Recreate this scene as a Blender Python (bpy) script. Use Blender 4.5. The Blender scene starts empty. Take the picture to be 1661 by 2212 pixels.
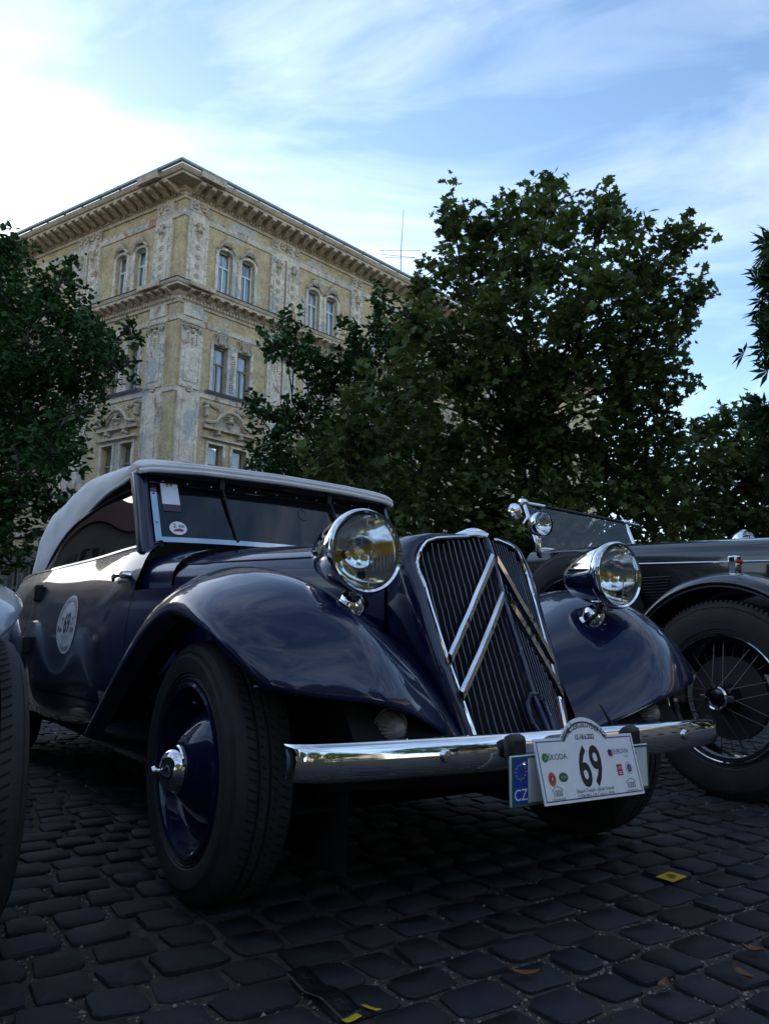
import bpy, math, random
import numpy as np
from mathutils import Matrix, Vector
random.seed(7); rng = np.random.default_rng(11)
R = math.radians
scene = bpy.context.scene
col = scene.collection

# ------------------------------------------------------------------ camera
CX, CY, CZ = -1.5484, -2.0417, 0.6717
YAW, PITCH, ROLL, FPX = R(34.0707), R(9.8127), R(-0.8798), 1637.25
cp, sp, cr, sr = math.cos(PITCH), math.sin(PITCH), math.cos(ROLL), math.sin(ROLL)
fwd = Vector((0, cp, sp)); eU = Vector((0, -sp, cp)); eX = Vector((1, 0, 0))
right = eX * cr - eU * sr; up = eX * sr + eU * cr
cd = bpy.data.cameras.new('camera'); cam = bpy.data.objects.new('camera', cd); col.objects.link(cam)
M3 = Matrix((right, up, -fwd)).transposed()
cam.matrix_world = Matrix.Translation((0, 0, CZ)) @ M3.to_4x4()
cd.sensor_fit = 'HORIZONTAL'; cd.sensor_width = 36; cd.lens = 36 * FPX / 1661
cd.clip_start = 0.05; cd.clip_end = 3000
scene.camera = cam

# ------------------------------------------------------------------ sky, sun, exposure
SUN_AZ, SUN_EL = R(-40), R(12)          # azimuth from +Y, positive towards +X
world = bpy.data.worlds.new('World'); scene.world = world; world.use_nodes = True
wn, wl = world.node_tree.nodes, world.node_tree.links
wn.clear()
def N(nodes, t, **kw):
    n = nodes.new(t)
    for k, v in kw.items():
        if k in ('inp',):
            for a, b in v.items(): n.inputs[a].default_value = b
        else: setattr(n, k, v)
    return n
sky = N(wn, 'ShaderNodeTexSky', sky_type='NISHITA', sun_disc=False, sun_elevation=SUN_EL, sun_rotation=SUN_AZ,
        altitude=200, air_density=1.0, dust_density=0.9, ozone_density=2.2)
tc = N(wn, 'ShaderNodeTexCoord')
mp = N(wn, 'ShaderNodeMapping'); mp.inputs['Scale'].default_value = (1.1, 1.5, 3.6); mp.inputs['Rotation'].default_value = (0.3, 0.55, 0.5)
nz = N(wn, 'ShaderNodeTexNoise', inp={'Scale': 1.7, 'Detail': 9, 'Roughness': 0.56, 'Distortion': 0.9})
rp = N(wn, 'ShaderNodeValToRGB'); rp.color_ramp.elements[0].position = .42; rp.color_ramp.elements[1].position = .85
rp.color_ramp.elements[1].color = (.42, .42, .42, 1)
mx = N(wn, 'ShaderNodeMix', data_type='RGBA'); 
cl = N(wn, 'ShaderNodeMix', data_type='RGBA', blend_type='ADD', inp={0: 1.0})
bg = N(wn, 'ShaderNodeBackground', inp={'Strength': 0.10}); wo = N(wn, 'ShaderNodeOutputWorld')
wl.new(tc.outputs['Generated'], mp.inputs[0]); wl.new(mp.outputs[0], nz.inputs['Vector']); wl.new(nz.outputs[0], rp.inputs[0])
wl.new(sky.outputs[0], cl.inputs['A']); cl.inputs['B'].default_value = (5.5, 5.2, 5.0, 1)
wl.new(rp.outputs[0], mx.inputs[0]); wl.new(sky.outputs[0], mx.inputs['A']); wl.new(cl.outputs['Result'], mx.inputs['B'])
wl.new(mx.outputs['Result'], bg.inputs[0]); wl.new(bg.outputs[0], wo.inputs[0])
sl = bpy.data.lights.new('sun', 'SUN'); sl.energy = 2.5; sl.angle = R(0.6); sl.color = (1, .9, .75)
so = bpy.data.objects.new('sun', sl); col.objects.link(so)
sd = Vector((math.sin(SUN_AZ) * math.cos(SUN_EL), math.cos(SUN_AZ) * math.cos(SUN_EL), math.sin(SUN_EL)))
so.rotation_euler = sd.to_track_quat('Z', 'Y').to_euler(); so.location = (0, 0, 60)
vs = scene.view_settings; vs.view_transform = 'Standard'; vs.look = 'None'; vs.exposure = 2.0; vs.gamma = 1; vs.use_curve_mapping = False
scene.render.engine = 'CYCLES'

# ------------------------------------------------------------------ materials
MATS = {}
def mat(name, color, rough=.5, metal=0, coat=0, var=0, vscale=8, bump=0, bscale=40, island=0, rand=0, trans=0, ior=1.5, spec=None, alpha=None, transl=0):
    if name in MATS: return MATS[name]
    m = bpy.data.materials.new(name); m.use_nodes = True; MATS[name] = m
    n, l = m.node_tree.nodes, m.node_tree.links
    p = n['Principled BSDF']; p.inputs['Base Color'].default_value = (*color, 1); p.inputs['Roughness'].default_value = rough
    p.inputs['Metallic'].default_value = metal; p.inputs['Coat Weight'].default_value = coat; p.inputs['Coat Roughness'].default_value = .03
    p.inputs['IOR'].default_value = ior; p.inputs['Transmission Weight'].default_value = trans
    if spec is not None: p.inputs['Specular IOR Level'].default_value = spec
    t = n.new('ShaderNodeTexCoord'); src = None
    if var or island or rand:
        hs = n.new('ShaderNodeHueSaturation'); hs.inputs['Color'].default_value = (*color, 1)
        val = n.new('ShaderNodeMath'); val.operation = 'ADD'; val.inputs[0].default_value = 1.0
        last = val
        if var:
            z = N(n, 'ShaderNodeTexNoise', inp={'Scale': vscale, 'Detail': 6, 'Roughness': .6}); l.new(t.outputs['Object'], z.inputs['Vector'])
            mm = N(n, 'ShaderNodeMapRange', inp={1: .3, 2: .7, 3: -var, 4: var}); l.new(z.outputs[0], mm.inputs[0]); l.new(mm.outputs[0], val.inputs[1])
        if island or rand:
            v2 = n.new('ShaderNodeMath'); v2.operation = 'ADD'; l.new(val.outputs[0], v2.inputs[0])
            src2 = n.new('ShaderNodeNewGeometry').outputs['Random Per Island'] if island else n.new('ShaderNodeObjectInfo').outputs['Random']
            k = island or rand
            m2 = N(n, 'ShaderNodeMapRange', inp={3: -k, 4: k}); l.new(src2, m2.inputs[0]); l.new(m2.outputs[0], v2.inputs[1]); last = v2
        l.new(last.outputs[0], hs.inputs['Value']); l.new(hs.outputs[0], p.inputs['Base Color'])
    if bump:
        z = N(n, 'ShaderNodeTexNoise', inp={'Scale': bscale, 'Detail': 5, 'Roughness': .6}); l.new(t.outputs['Object'], z.inputs['Vector'])
        b = N(n, 'ShaderNodeBump', inp={'Strength': bump, 'Distance': .01}); l.new(z.outputs[0], b.inputs['Height']); l.new(b.outputs[0], p.inputs['Normal'])
    if transl:
        tr = N(n, 'ShaderNodeBsdfTranslucent'); ms = N(n, 'ShaderNodeMixShader', inp={0: transl}); o = n['Material Output']
        l.new(p.outputs[0], ms.inputs[1]); l.new(tr.outputs[0], ms.inputs[2]); l.new(ms.outputs[0], o.inputs[0])
        if island: l.new(hs.outputs[0], tr.inputs[0])
        else: tr.inputs[0].default_value = (*color, 1)
    return m
def glassmat(name, tint=(.9, .95, 1), ior=1.5, rough=0):
    if name in MATS: return MATS[name]
    m = bpy.data.materials.new(name); m.use_nodes = True; MATS[name] = m
    n, l = m.node_tree.nodes, m.node_tree.links; n.clear()
    tr = N(n, 'ShaderNodeBsdfTransparent'); tr.inputs[0].default_value = (*tint, 1)
    g = N(n, 'ShaderNodeBsdfGlossy', inp={'Roughness': rough}); lw = N(n, 'ShaderNodeLayerWeight', inp={'Blend': .5}); pw = N(n, 'ShaderNodeMath', operation='POWER', inp={1: 5.0}); F0 = ((ior - 1) / (ior + 1)) ** 2; f = N(n, 'ShaderNodeMapRange', inp={3: F0, 4: 1.0}); l.new(lw.outputs['Facing'], pw.inputs[0]); l.new(pw.outputs[0], f.inputs[0])
    ms = N(n, 'ShaderNodeMixShader'); o = N(n, 'ShaderNodeOutputMaterial')
    # faint waviness of old glass
    t = N(n, 'ShaderNodeTexCoord'); z = N(n, 'ShaderNodeTexNoise', inp={'Scale': 3.0, 'Detail': 1}); b = N(n, 'ShaderNodeBump', inp={'Strength': .04, 'Distance': .01})
    l.new(t.outputs['Object'], z.inputs['Vector']); l.new(z.outputs[0], b.inputs['Height']); l.new(b.outputs[0], g.inputs['Normal'])
    l.new(f.outputs[0], ms.inputs[0]); l.new(tr.outputs[0], ms.inputs[1]); l.new(g.outputs[0], ms.inputs[2]); l.new(ms.outputs[0], o.inputs[0])
    return m
NAVY = mat('navy_paint', (.003, .0065, .040), .35, 0, 1.0, var=.12, vscale=3, ior=1.5, spec=.12)
NAVYIN = mat('navy_underside', (.006, .007, .012), .7)
CHROME = mat('chrome', (.74, .74, .75), .05, 1, var=.06, vscale=14)
RUBBER = mat('tyre_rubber', (.022, .021, .021), .68, var=.35, vscale=9, bump=.25, bscale=90)
BLACK = mat('black_paint', (.004, .004, .005), .25, 0, 1.0)
BLACKTRIM = mat('black_trim', (.008, .008, .009), .5, var=.2)
DARK = mat('dark_void', (.004, .004, .005), .9)
CANVAS = mat('grey_canvas', (.80, .77, .76), .85, var=.10, vscale=5, bump=.22, bscale=300)
GREYPAINT = mat('grey_blue_paint', (.22, .27, .33), .3, 0, 1.0, var=.05)
WHITE = mat('white_vinyl', (.80, .81, .85), .4, var=.05, vscale=30)
INK = mat('black_print', (.008, .008, .01), .5)
BLUEP = mat('blue_print', (.01, .05, .33), .4); GREENP = mat('green_print', (.02, .12, .06), .45); REDP = mat('red_print', (.42, .02, .03), .45)
NAVYP = mat('navy_print', (.02, .03, .14), .45); ORANGEP = mat('orange_print', (.45, .14, .03), .5); YELLOWP = mat('yellow_tape', (.62, .40, .02), .45, var=.1)
LENS = glassmat('lamp_glass', (.93, .95, .96), 1.5); SCREEN = glassmat('windscreen_glass', (.34, .38, .42), 1.85); PANE = glassmat('window_glass', (.8, .85, .88), 2.5)
REFLECTOR = mat('lamp_reflector', (.8, .8, .78), .08, 1)
AMBER = mat('amber_bulb', (.6, .3, .01), .2); REDLENS = mat('red_lens', (.5, .01, .01), .15)
FLUTED = mat('fluted_lens', (.20, .19, .18), .18, var=.1)

# ------------------------------------------------------------------ mesh helpers
class MB:
    def __init__(s): s.v = []; s.f = []
    def add(s, vs, fs):
        o = len(s.v); s.v += [tuple(map(float, a)) for a in vs]; s.f += [tuple(i + o for i in a) for a in fs]; return s
    def box(s, c, d, rz=0):
        x, y, z = d[0] / 2, d[1] / 2, d[2] / 2; ca, sa = math.cos(rz), math.sin(rz)
        P = [(a * x, b * y, e * z) for a in (-1, 1) for b in (-1, 1) for e in (-1, 1)]
        P = [(c[0] + p[0] * ca - p[1] * sa, c[1] + p[0] * sa + p[1] * ca, c[2] + p[2]) for p in P]
        return s.add(P, [(0, 1, 3, 2), (4, 6, 7, 5), (0, 4, 5, 1), (2, 3, 7, 6), (0, 2, 6, 4), (1, 5, 7, 3)])
    def grid(s, rows, cu=False, cv=False):
        n, m = len(rows), len(rows[0]); fs = []
        for i in range(n if cu else n - 1):
            for j in range(m if cv else m - 1):
                a, b = i, (i + 1) % n; c, d = j, (j + 1) % m
                fs.append((a * m + c, a * m + d, b * m + d, b * m + c))
        return s.add([p for r in rows for p in r], fs)
    def tube(s, pts, r, n=10, caps=True, rs=None, flat=1.0):
        pts = [Vector(p) for p in pts]; rows = []
        ref = Vector((0, 0, 1)); 
        for i, p in enumerate(pts):
            t = (pts[min(i + 1, len(pts) - 1)] - pts[max(i - 1, 0)]).normalized()
            if abs(t.dot(ref)) > .97: ref = Vector((1, 0, 0)) if abs(t.x) < .9 else Vector((0, 1, 0))
            a = t.cross(ref).normalized(); b = a.cross(t).normalized(); q = rs[i] if rs else r
            rows.append([p + a * (q * math.cos(2 * math.pi * k / n)) + b * (q * flat * math.sin(2 * math.pi * k / n)) for k in range(n)])
        s.grid(rows, False, True)
        if caps:
            o = len(s.v); m = n * len(rows)
            s.f.append(tuple(range(o - m, o - m + n))[::-1]); s.f.append(tuple(range(o - n, o)))
        return s
    def lathe(s, prof, axis, c=(0, 0, 0), n=40, a0=0, a1=2 * math.pi):
        """prof: list of (r, h); axis 'x','y','z' along which h runs"""
        full = abs(a1 - a0 - 2 * math.pi) < 1e-6; rows = []
        for k in range(n if full else n + 1):
            t = a0 + (a1 - a0) * k / n; ca, sa = math.cos(t), math.sin(t); row = []
            for r, h in prof:
                q = {'x': (h, r * ca, r * sa), 'y': (r * ca, h, r * sa), 'z': (r * ca, r * sa, h)}[axis]
                row.append((c[0] + q[0], c[1] + q[1], c[2] + q[2]))
            rows.append(row)
        return s.grid(rows, full, False)
    def prism(s, outline, f0, f1):
        """outline 2-D points, f0/f1 map (a,b)->3-D for both faces"""
        n = len(outline); A = [f0(*p) for p in outline]; B = [f1(*p) for p in outline]
        return s.add(A + B, [tuple(range(n)), tuple(range(2 * n - 1, n - 1, -1))] + [(i, i + n, (i + 1) % n + n, (i + 1) % n) for i in range(n)])
    def mirror(s):
        n = len(s.v); s.v += [(-x, y, z) for x, y, z in s.v]; s.f += [tuple(i + n for i in f[::-1]) for f in s.f]; return s
    def moved(s, d, mx=1):
        t = MB(); t.v = [(x * mx + d[0], y + d[1], z + d[2]) for x, y, z in s.v]; t.f = [f if mx > 0 else f[::-1] for f in s.f]; return t
    def mesh(s, name, sharp=35):
        me = bpy.data.meshes.new(name); me.from_pydata(s.v, [], s.f); me.validate()
        import bmesh
        bm = bmesh.new(); bm.from_mesh(me); bmesh.ops.recalc_face_normals(bm, faces=bm.faces); bm.to_mesh(me); bm.free()
        if sharp:
            me.polygons.foreach_set('use_smooth', [True] * len(me.polygons)); me.set_sharp_from_angle(angle=R(sharp))
        return me
    def build(s, name, m, parent=None, sharp=35, solid=0, sub=0, bevel=0):
        o = bpy.data.objects.new(name, s.mesh(name, sharp)); col.objects.link(o); o.data.materials.append(m)
        if parent: o.parent = parent
        if sub: d = o.modifiers.new('s', 'SUBSURF'); d.levels = d.render_levels = sub
        if solid: d = o.modifiers.new('t', 'SOLIDIFY'); d.thickness = solid; d.offset = 0
        if bevel: d = o.modifiers.new('b', 'BEVEL'); d.width = bevel; d.segments = 2; d.limit_method = 'ANGLE'
        return o
def link(name, me, parent=None, loc=(0, 0, 0), rot=(0, 0, 0), scale=(1, 1, 1)):
    o = bpy.data.objects.new(name, me); col.objects.link(o); o.parent = parent; o.location = loc; o.rotation_euler = rot; o.scale = scale; return o
def tag(o, label=None, cat=None, group=None, kind=None):
    for k, v in (('label', label), ('category', cat), ('group', group), ('kind', kind)):
        if v: o[k] = v
    return o
def thing(name, label, cat, loc=(0, 0, 0), rz=0, group=None):
    o = bpy.data.objects.new(name, None); col.objects.link(o); o.location = loc; o.rotation_euler = (0, 0, rz); o.empty_display_size = .2
    return tag(o, label, cat, group)
def spl(P, n):
    """Catmull-Rom through points (list of tuples), n samples"""
    P = np.array(P, float); m = len(P); out = []
    E = np.vstack([2 * P[0] - P[1], P, 2 * P[-1] - P[-2]])
    for k in range(n):
        t = k / (n - 1) * (m - 1); i = min(int(t), m - 2); u = t - i; a, b, c, d = E[i], E[i + 1], E[i + 2], E[i + 3]
        out.append(.5 * (2 * b + (c - a) * u + (2 * a - 5 * b + 4 * c - d) * u * u + (3 * b - a - 3 * c + d) * u ** 3))
    return np.array(out)
def surf(rows, nu, nv):
    a = [spl(r, nv) for r in rows]; a = np.array(a)               # rows x nv x 3
    return [list(map(tuple, r)) for r in np.array([spl(a[:, j], nu) for j in range(nv)]).transpose(1, 0, 2)]
ip = lambda x, X, Y: float(np.interp(x, X, Y))
def ips(x, X, Y):                                                    # smooth 1-D interpolation
    X = np.asarray(X, float); Y = np.asarray(Y, float); i = int(np.clip(np.searchsorted(X, x) - 1, 0, len(X) - 2))
    g = np.gradient(Y, X); h = X[i + 1] - X[i]; t = np.clip((x - X[i]) / h, 0, 1)
    return float((2*t**3-3*t*t+1)*Y[i] + (t**3-2*t*t+t)*h*g[i] + (-2*t**3+3*t*t)*Y[i+1] + (t**3-t*t)*h*g[i+1])
cy_, sy_ = math.cos(YAW), math.sin(YAW)
def W(p):                                                            # car frame -> world
    x, y = p[0] - CX, p[1] - CY
    return Vector((cy_ * x - sy_ * y, sy_ * x + cy_ * y, p[2] if len(p) > 2 else 0))
# text as flat mesh pieces
_tc = {}
def glyphs(txt, size):
    key = txt
    if key not in _tc:
        c = bpy.data.curves.new('t', 'FONT'); c.body = txt.lstrip('*'); c.offset = .022 if txt[0] == '*' else 0; c.size = 1; c.resolution_u = 3
        o = bpy.data.objects.new('t', c); col.objects.link(o); dg = bpy.context.evaluated_depsgraph_get(); dg.update()
        me = o.evaluated_get(dg).to_mesh(); v = np.array([tuple(q.co)[:2] for q in me.vertices]) if len(me.vertices) else np.zeros((0, 2)); f = [tuple(p.vertices) for p in me.polygons]
        o.evaluated_get(dg).to_mesh_clear(); bpy.data.objects.remove(o); bpy.data.curves.remove(c); _tc[key] = (v, f)
    v, f = _tc[key]; return v * size, f
_pre = ['*69', '69', 'M', 'CZ', '2', 'FIVA', 'NTM', 'Eduard Treschl - Jakub Treschl', 'CITROEN 11B Cabrio', '1939', 'ŠKODA', 'EUROVIA', '15.-18.6.2022', 'CITROEN 11B Cabrio / 1939', '1000', 'mil československých', 'VINCI', 'i'] + ['*' + q_ for q_ in sorted(set('1000MILČESKOSLOVENSKÝCH15.-18.6.2022'))] + ['*15.-18.6.2022']
for q_ in _pre: glyphs(q_, 1)
def text(mb, txt, cx, cy, size, fn, sx=1.0, align='c', bold=0):
    v, f = glyphs(txt, size)
    if not len(v): return
    v = v.copy(); v[:, 0] *= sx; w = v[:, 0].max(); x0 = v[:, 0].min()
    v[:, 0] += cx - ((w + x0) / 2 if align == 'c' else x0); v[:, 1] += cy
    mb.add([fn(a, b) for a, b in v], f)
def arctext(mb, txt, cx, cy, rad, a_mid, size, fn, sx=.8, flip=False, gap=.012):
    ws = []
    for ch in txt:
        v, f = glyphs('*' + ch if ch != ' ' else 'i', size); ws.append((v[:, 0].max() - v[:, 0].min()) * sx + gap * size * 8)
    tot = sum(ws) / rad; a = a_mid + (tot / 2 if not flip else -tot / 2)
    for ch, w in zip(txt, ws):
        am = a - (w / rad / 2) * (1 if not flip else -1)
        if ch != ' ':
            v, f = glyphs('*' + ch, size); v = v.copy(); mid = (v[:, 0].max() + v[:, 0].min()) / 2; pts = []
            for x, y in v:
                x = (x - mid) * sx
                if not flip: ux, uy = math.cos(am), math.sin(am); tx, ty = uy, -ux; q = (cx + ux * (rad + y) + tx * x, cy + uy * (rad + y) + ty * x)
                else: ux, uy = math.cos(am), math.sin(am); tx, ty = -uy, ux; q = (cx + ux * (rad - y) + tx * x, cy + uy * (rad - y) + ty * x)
                pts.append(fn(*q))
            mb.add(pts, f)
        a -= (w / rad) * (1 if not flip else -1)
def disc2(cx, cy, rx, ry=None, n=28): ry = ry or rx; return [(cx + rx * math.cos(2 * math.pi * k / n), cy + ry * math.sin(2 * math.pi * k / n)) for k in range(n)]
def rect2(cx, cy, w, h): return [(cx - w / 2, cy - h / 2), (cx + w / 2, cy - h / 2), (cx + w / 2, cy + h / 2), (cx - w / 2, cy + h / 2)]
def flat(mb, outline, fn): mb.add([fn(*p) for p in outline], [tuple(range(len(outline)))])
def strip(mb, outer, inner, fn):
    n = len(outer); mb.add([fn(*p) for p in outer] + [fn(*p) for p in inner], [(i, (i + 1) % n, (i + 1) % n + n, i + n) for i in range(n)])

def proj(p):                                                         # world -> photo pixel (1661 wide) and depth
    d = Vector(p) - Vector((0, 0, CZ)); F = d.dot(fwd)
    return 830.5 + FPX * d.dot(right) / F, 1106 - FPX * d.dot(up) / F, F
def unproj(u, v, F):
    return Vector((0, 0, CZ)) + (fwd + right * ((u - 830.5) / FPX) + up * ((1106 - v) / FPX)) * F

# ------------------------------------------------------------------ ground: cobbled square
def sett_material():
    m = mat('basalt_sett', (.0145, .016, .0215), .56, var=.22, vscale=14, bump=.7, bscale=38, rand=.45); return m
SETT = sett_material()
SETT2 = mat('basalt_sett_far', (.0145, .016, .0215), .56, var=.22, vscale=14, bump=.7, bscale=38, island=.45)
def ground_material():
    m = bpy.data.materials.new('joint_sand'); m.use_nodes = True; n, l = m.node_tree.nodes, m.node_tree.links; p = n['Principled BSDF']
    t = N(n, 'ShaderNodeTexCoord'); z = N(n, 'ShaderNodeTexNoise', inp={'Scale': 60, 'Detail': 8, 'Roughness': .7}); z2 = N(n, 'ShaderNodeTexNoise', inp={'Scale': 3, 'Detail': 3})
    r = N(n, 'ShaderNodeValToRGB'); r.color_ramp.elements[0].color = (.014, .011, .008, 1); r.color_ramp.elements[0].position = .35; r.color_ramp.elements[1].color = (.10, .085, .065, 1); r.color_ramp.elements[1].position = .75
    br = N(n, 'ShaderNodeTexBrick', inp={'Scale': 1.0, 'Mortar Size': .012, 'Brick Width': .15, 'Row Height': .125, 'Color1': (.03, .032, .038, 1), 'Color2': (.042, .044, .05, 1), 'Mortar': (.04, .034, .027, 1)})
    sepx = N(n, 'ShaderNodeVectorMath', operation='LENGTH'); l.new(t.outputs['Object'], sepx.inputs[0])
    f = N(n, 'ShaderNodeMapRange', inp={1: 9.0, 2: 10.5}); l.new(sepx.outputs['Value'], f.inputs[0])
    mxx = N(n, 'ShaderNodeMix', data_type='RGBA'); l.new(f.outputs[0], mxx.inputs[0]); l.new(r.outputs[0], mxx.inputs['A']); l.new(br.outputs[0], mxx.inputs['B'])
    for a in (z, z2, br): l.new(t.outputs['Object'], a.inputs['Vector'])
    l.new(z.outputs[0], r.inputs[0]); l.new(mxx.outputs['Result'], p.inputs['Base Color']); p.inputs['Roughness'].default_value = .85
    b = N(n, 'ShaderNodeBump', inp={'Strength': .8, 'Distance': .01}); l.new(z.outputs[0], b.inputs['Height']); l.new(b.outputs[0], p.inputs['Normal']); return m
g = MB().add([(-300, -300, -.0105), (300, -300, -.0105), (300, 300, -.0105), (-300, 300, -.0105)], [(0, 1, 2, 3)]).build('cobbled_square', ground_material(), sharp=0)
g.location = W((0, 0, 0)); g.rotation_euler = (0, 0, YAW); tag(g, kind='structure')
def sett_mesh(jit, seed):
    r = random.Random(seed); c = []
    for sx, sy in ((-1, -1), (1, -1), (1, 1), (-1, 1)):                # irregular corners, chipped
        a, b = sx * (.5 - r.uniform(0, .11)), sy * (.5 - r.uniform(0, .11)); k = .06 + r.uniform(0, .13)
        c += [(a, b - sy * k * .8), (a - sx * k * .8, b)] if sx * sy > 0 else [(a - sx * k * .8, b), (a, b - sy * k * .8)]
    if True:
        cen = [(sum(q[0] for q in c) / 8, sum(q[1] for q in c) / 8)]
    mids = c; tops = [(x * .95 + r.uniform(-.02, .02), y * .95 + r.uniform(-.02, .02)) for x, y in mids]
    V = [(x, y, -.028) for x, y in mids] + [(x, y, -.004 + r.uniform(-.002, .0015)) for x, y in mids] + [(x, y, r.uniform(-.0015, .002)) for x, y in tops] + [(r.uniform(-.15, .15), r.uniform(-.15, .15), r.uniform(-.001, .003))]
    F = []
    for k in range(8):
        j = (k + 1) % 8; F += [(k, j, j + 8, k + 8), (k + 8, j + 8, j + 16, k + 16), (k + 16, j + 16, 24)]
    return V, F
variants = [sett_mesh(.1, 100 + k) for k in range(14)]
vm = []
for V_, F_ in variants:
    mb = MB().add(V_, F_); me = mb.mesh('sett', sharp=18); me.materials.append(SETT); vm.append(me)
setts = []
yrow = -3.2; row = 0
while yrow < 9.5:
    rd = .125 + random.uniform(-.008, .01); x = -4.5 + random.uniform(0, .15)
    while x < 9.5:
        w = random.uniform(.105, .175); xc = x + w / 2
        yc = yrow + .05 * math.sin(xc * .8 + .4) + .02 * math.sin(xc * 2.3)
        wp = W((xc, yc, 0)); u, v, F = proj(wp)
        if F > .35 and -700 < u < 2500 and v < 3000 and F < 10.5: setts.append((F + (0 if -60 < u < 1720 and v < 2290 else 100), xc, yc, w, rd))
        x += w
    yrow += rd; row += 1
setts.sort()
SV, SF, so_ = [], [], 0
for i, (F, xc, yc, w, rd) in enumerate(setts):
    k = random.randrange(14); rz = random.gauss(0, .03); tx, ty = random.gauss(0, .012), random.gauss(0, .012); dz = random.gauss(0, .0022); sx, sy_s = w - .010, rd - .010
    if random.random() < .5: rz += math.pi
    if i < 300:
        link('sett', vm[k], g, (xc, yc, dz), (tx, ty, rz), (sx, sy_s, 1))
    else:
        V_, F_ = variants[k]; a = np.array(V_) * (sx, sy_s, 1); c_, s_ = math.cos(rz), math.sin(rz)
        SV += [(xc + c_ * p[0] - s_ * p[1], yc + s_ * p[0] + c_ * p[1], dz + p[2] + p[0] * ty * .1) for p in a]; SF += [tuple(q + so_ for q in f) for f in F_]; so_ += 25
me = bpy.data.meshes.new('setts'); me.from_pydata(SV, [], SF); me.materials.append(SETT2)
o = bpy.data.objects.new('sett_paving', me); col.objects.link(o); o.parent = g; tag(o, kind='stuff')
# gravel lying in the joints
gm = MB(); GRAVEL = mat('joint_gravel', (.12, .11, .10), .85, island=.8)
pv, pf = [], []
for k in range(30000):
    F, xc, yc, w, rd = setts[min(int(abs(random.gauss(0, .5)) * 1100), len(setts) - 1)]
    if random.random() < .5: px, py = xc + random.choice((-1, 1)) * w / 2 + random.gauss(0, .006), yc + random.uniform(-.5, .5) * rd
    else: px, py = xc + random.uniform(-.5, .5) * w, yc + random.choice((-1, 1)) * rd / 2 + random.gauss(0, .006)
    if -.95 < px < .95 and -.3 < py < 3.5 and random.random() < .5: continue
    if math.sin(px * 4.1 + 1) + math.sin(py * 5.3) + random.gauss(0, .8) < -.1: continue
    s_ = min(.0058, random.expovariate(1 / .0018) + .0012); z0 = -.0105 + s_ * .3; a = random.uniform(0, 6.28); o_ = len(pv)
    for q in range(4): pv.append((px + s_ * math.cos(a + q * 1.57) * random.uniform(.7, 1.2), py + s_ * math.sin(a + q * 1.57) * random.uniform(.7, 1.2), z0))
    pv.append((px + random.uniform(-.4, .4) * s_, py + random.uniform(-.4, .4) * s_, z0 + s_ * random.uniform(.5, .9))); pv.append((px, py, z0 - s_))
    pf += [(o_ + q, o_ + (q + 1) % 4, o_ + 4) for q in range(4)] + [(o_ + (q + 1) % 4, o_ + q, o_ + 5) for q in range(4)]
me = bpy.data.meshes.new('gravel'); me.from_pydata(pv, [], pf); me.materials.append(GRAVEL)
o = bpy.data.objects.new('joint_gravel', me); col.objects.link(o); o.parent = g; tag(o, kind='stuff')
# moss and weeds in the joints
MOSS = mat('moss', (.03, .06, .012), .8, island=.5, transl=.3); pv, pf = [], []
for px, py, n_ in ((-1.02, -.95, 26), (-.33, -1.02, 22), (-.72, -1.16, 18), (-1.25, -.35, 22), (.42, -.62, 20), (.85, .05, 16), (-.1, -1.18, 14), (1.2, -.1, 16), (-1.5, .1, 16)):
    for k in range(n_):
        a = random.uniform(0, 6.28); r_ = random.uniform(.003, .02); bx, by = px + r_ * math.cos(a) * 1.6, py + r_ * math.sin(a); h_ = random.uniform(.006, .016); o_ = len(pv); b_ = random.uniform(0, 6.28)
        pv += [(bx - .003, by, -.012), (bx + .003, by, -.012), (bx + .008 * math.cos(b_), by + .008 * math.sin(b_), -.008 + h_)]; pf.append((o_, o_ + 1, o_ + 2))
me = bpy.data.meshes.new('moss'); me.from_pydata(pv, [], pf); me.materials.append(MOSS)
o = bpy.data.objects.new('joint_moss', me); col.objects.link(o); o.parent = g; tag(o, kind='stuff')
# marker tapes and dry leaves on the paving
def ground_thing(name, label, cat, p, rz=0): return thing(name, label, cat, W((p[0], p[1], .0)), YAW + rz)
t = ground_thing('number_marker', 'small yellow paper marker with a start number lying on the setts', 'marker', (.493, -.556), R(20))
for nm, fn_, m_, in (('paper', None, YELLOWP),):
    MB().prism([(-.05, -.018), (.03, -.036), (.05, .018), (-.03, .036)], lambda a, b: (a, b, .0065), lambda a, b: (a, b, .008)).build('paper', YELLOWP, t, sharp=0)
mb = MB(); text(mb, '*69', 0, -.014, .042, lambda a, b: (-a * .9 - b * .35, -b + a * .12, .0088)); mb.build('number', INK, t, sharp=0)
t = ground_thing('tape_strip', 'crumpled black tape with yellow ends stuck on the setts', 'tape', (-.73, -.66), 0)
TAPE = mat('black_tape', (.006, .006, .007), .35, bump=.4, bscale=60)
def tp(a, b, dz=0): return (-.012 + .02 * math.sin(a * 9) + a * -.12 + b * .9, -a, .009 + .004 * math.sin(a * 50) + .003 * math.sin(b * 80) + dz)
MB().grid([[tp(-.11 + .22 * i / 16, -.026 + .052 * j / 5) for j in range(6)] for i in range(17)]).build('tape', TAPE, t, solid=.001)
MB().grid([[tp(.108 + .022 * i / 4, -.03 + .036 * j / 5, .001) for j in range(6)] for i in range(5)]).build('yellow_end', YELLOWP, t, solid=.001)
MB().grid([[tp(.085 + .03 * i / 4, .034 + .014 * j / 3 + i * .004, .001) for j in range(4)] for i in range(5)]).build('yellow_end', YELLOWP, t, solid=.001)
DRY = mat('dry_leaf', (.16, .06, .02), .7, var=.3, vscale=60)
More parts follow.
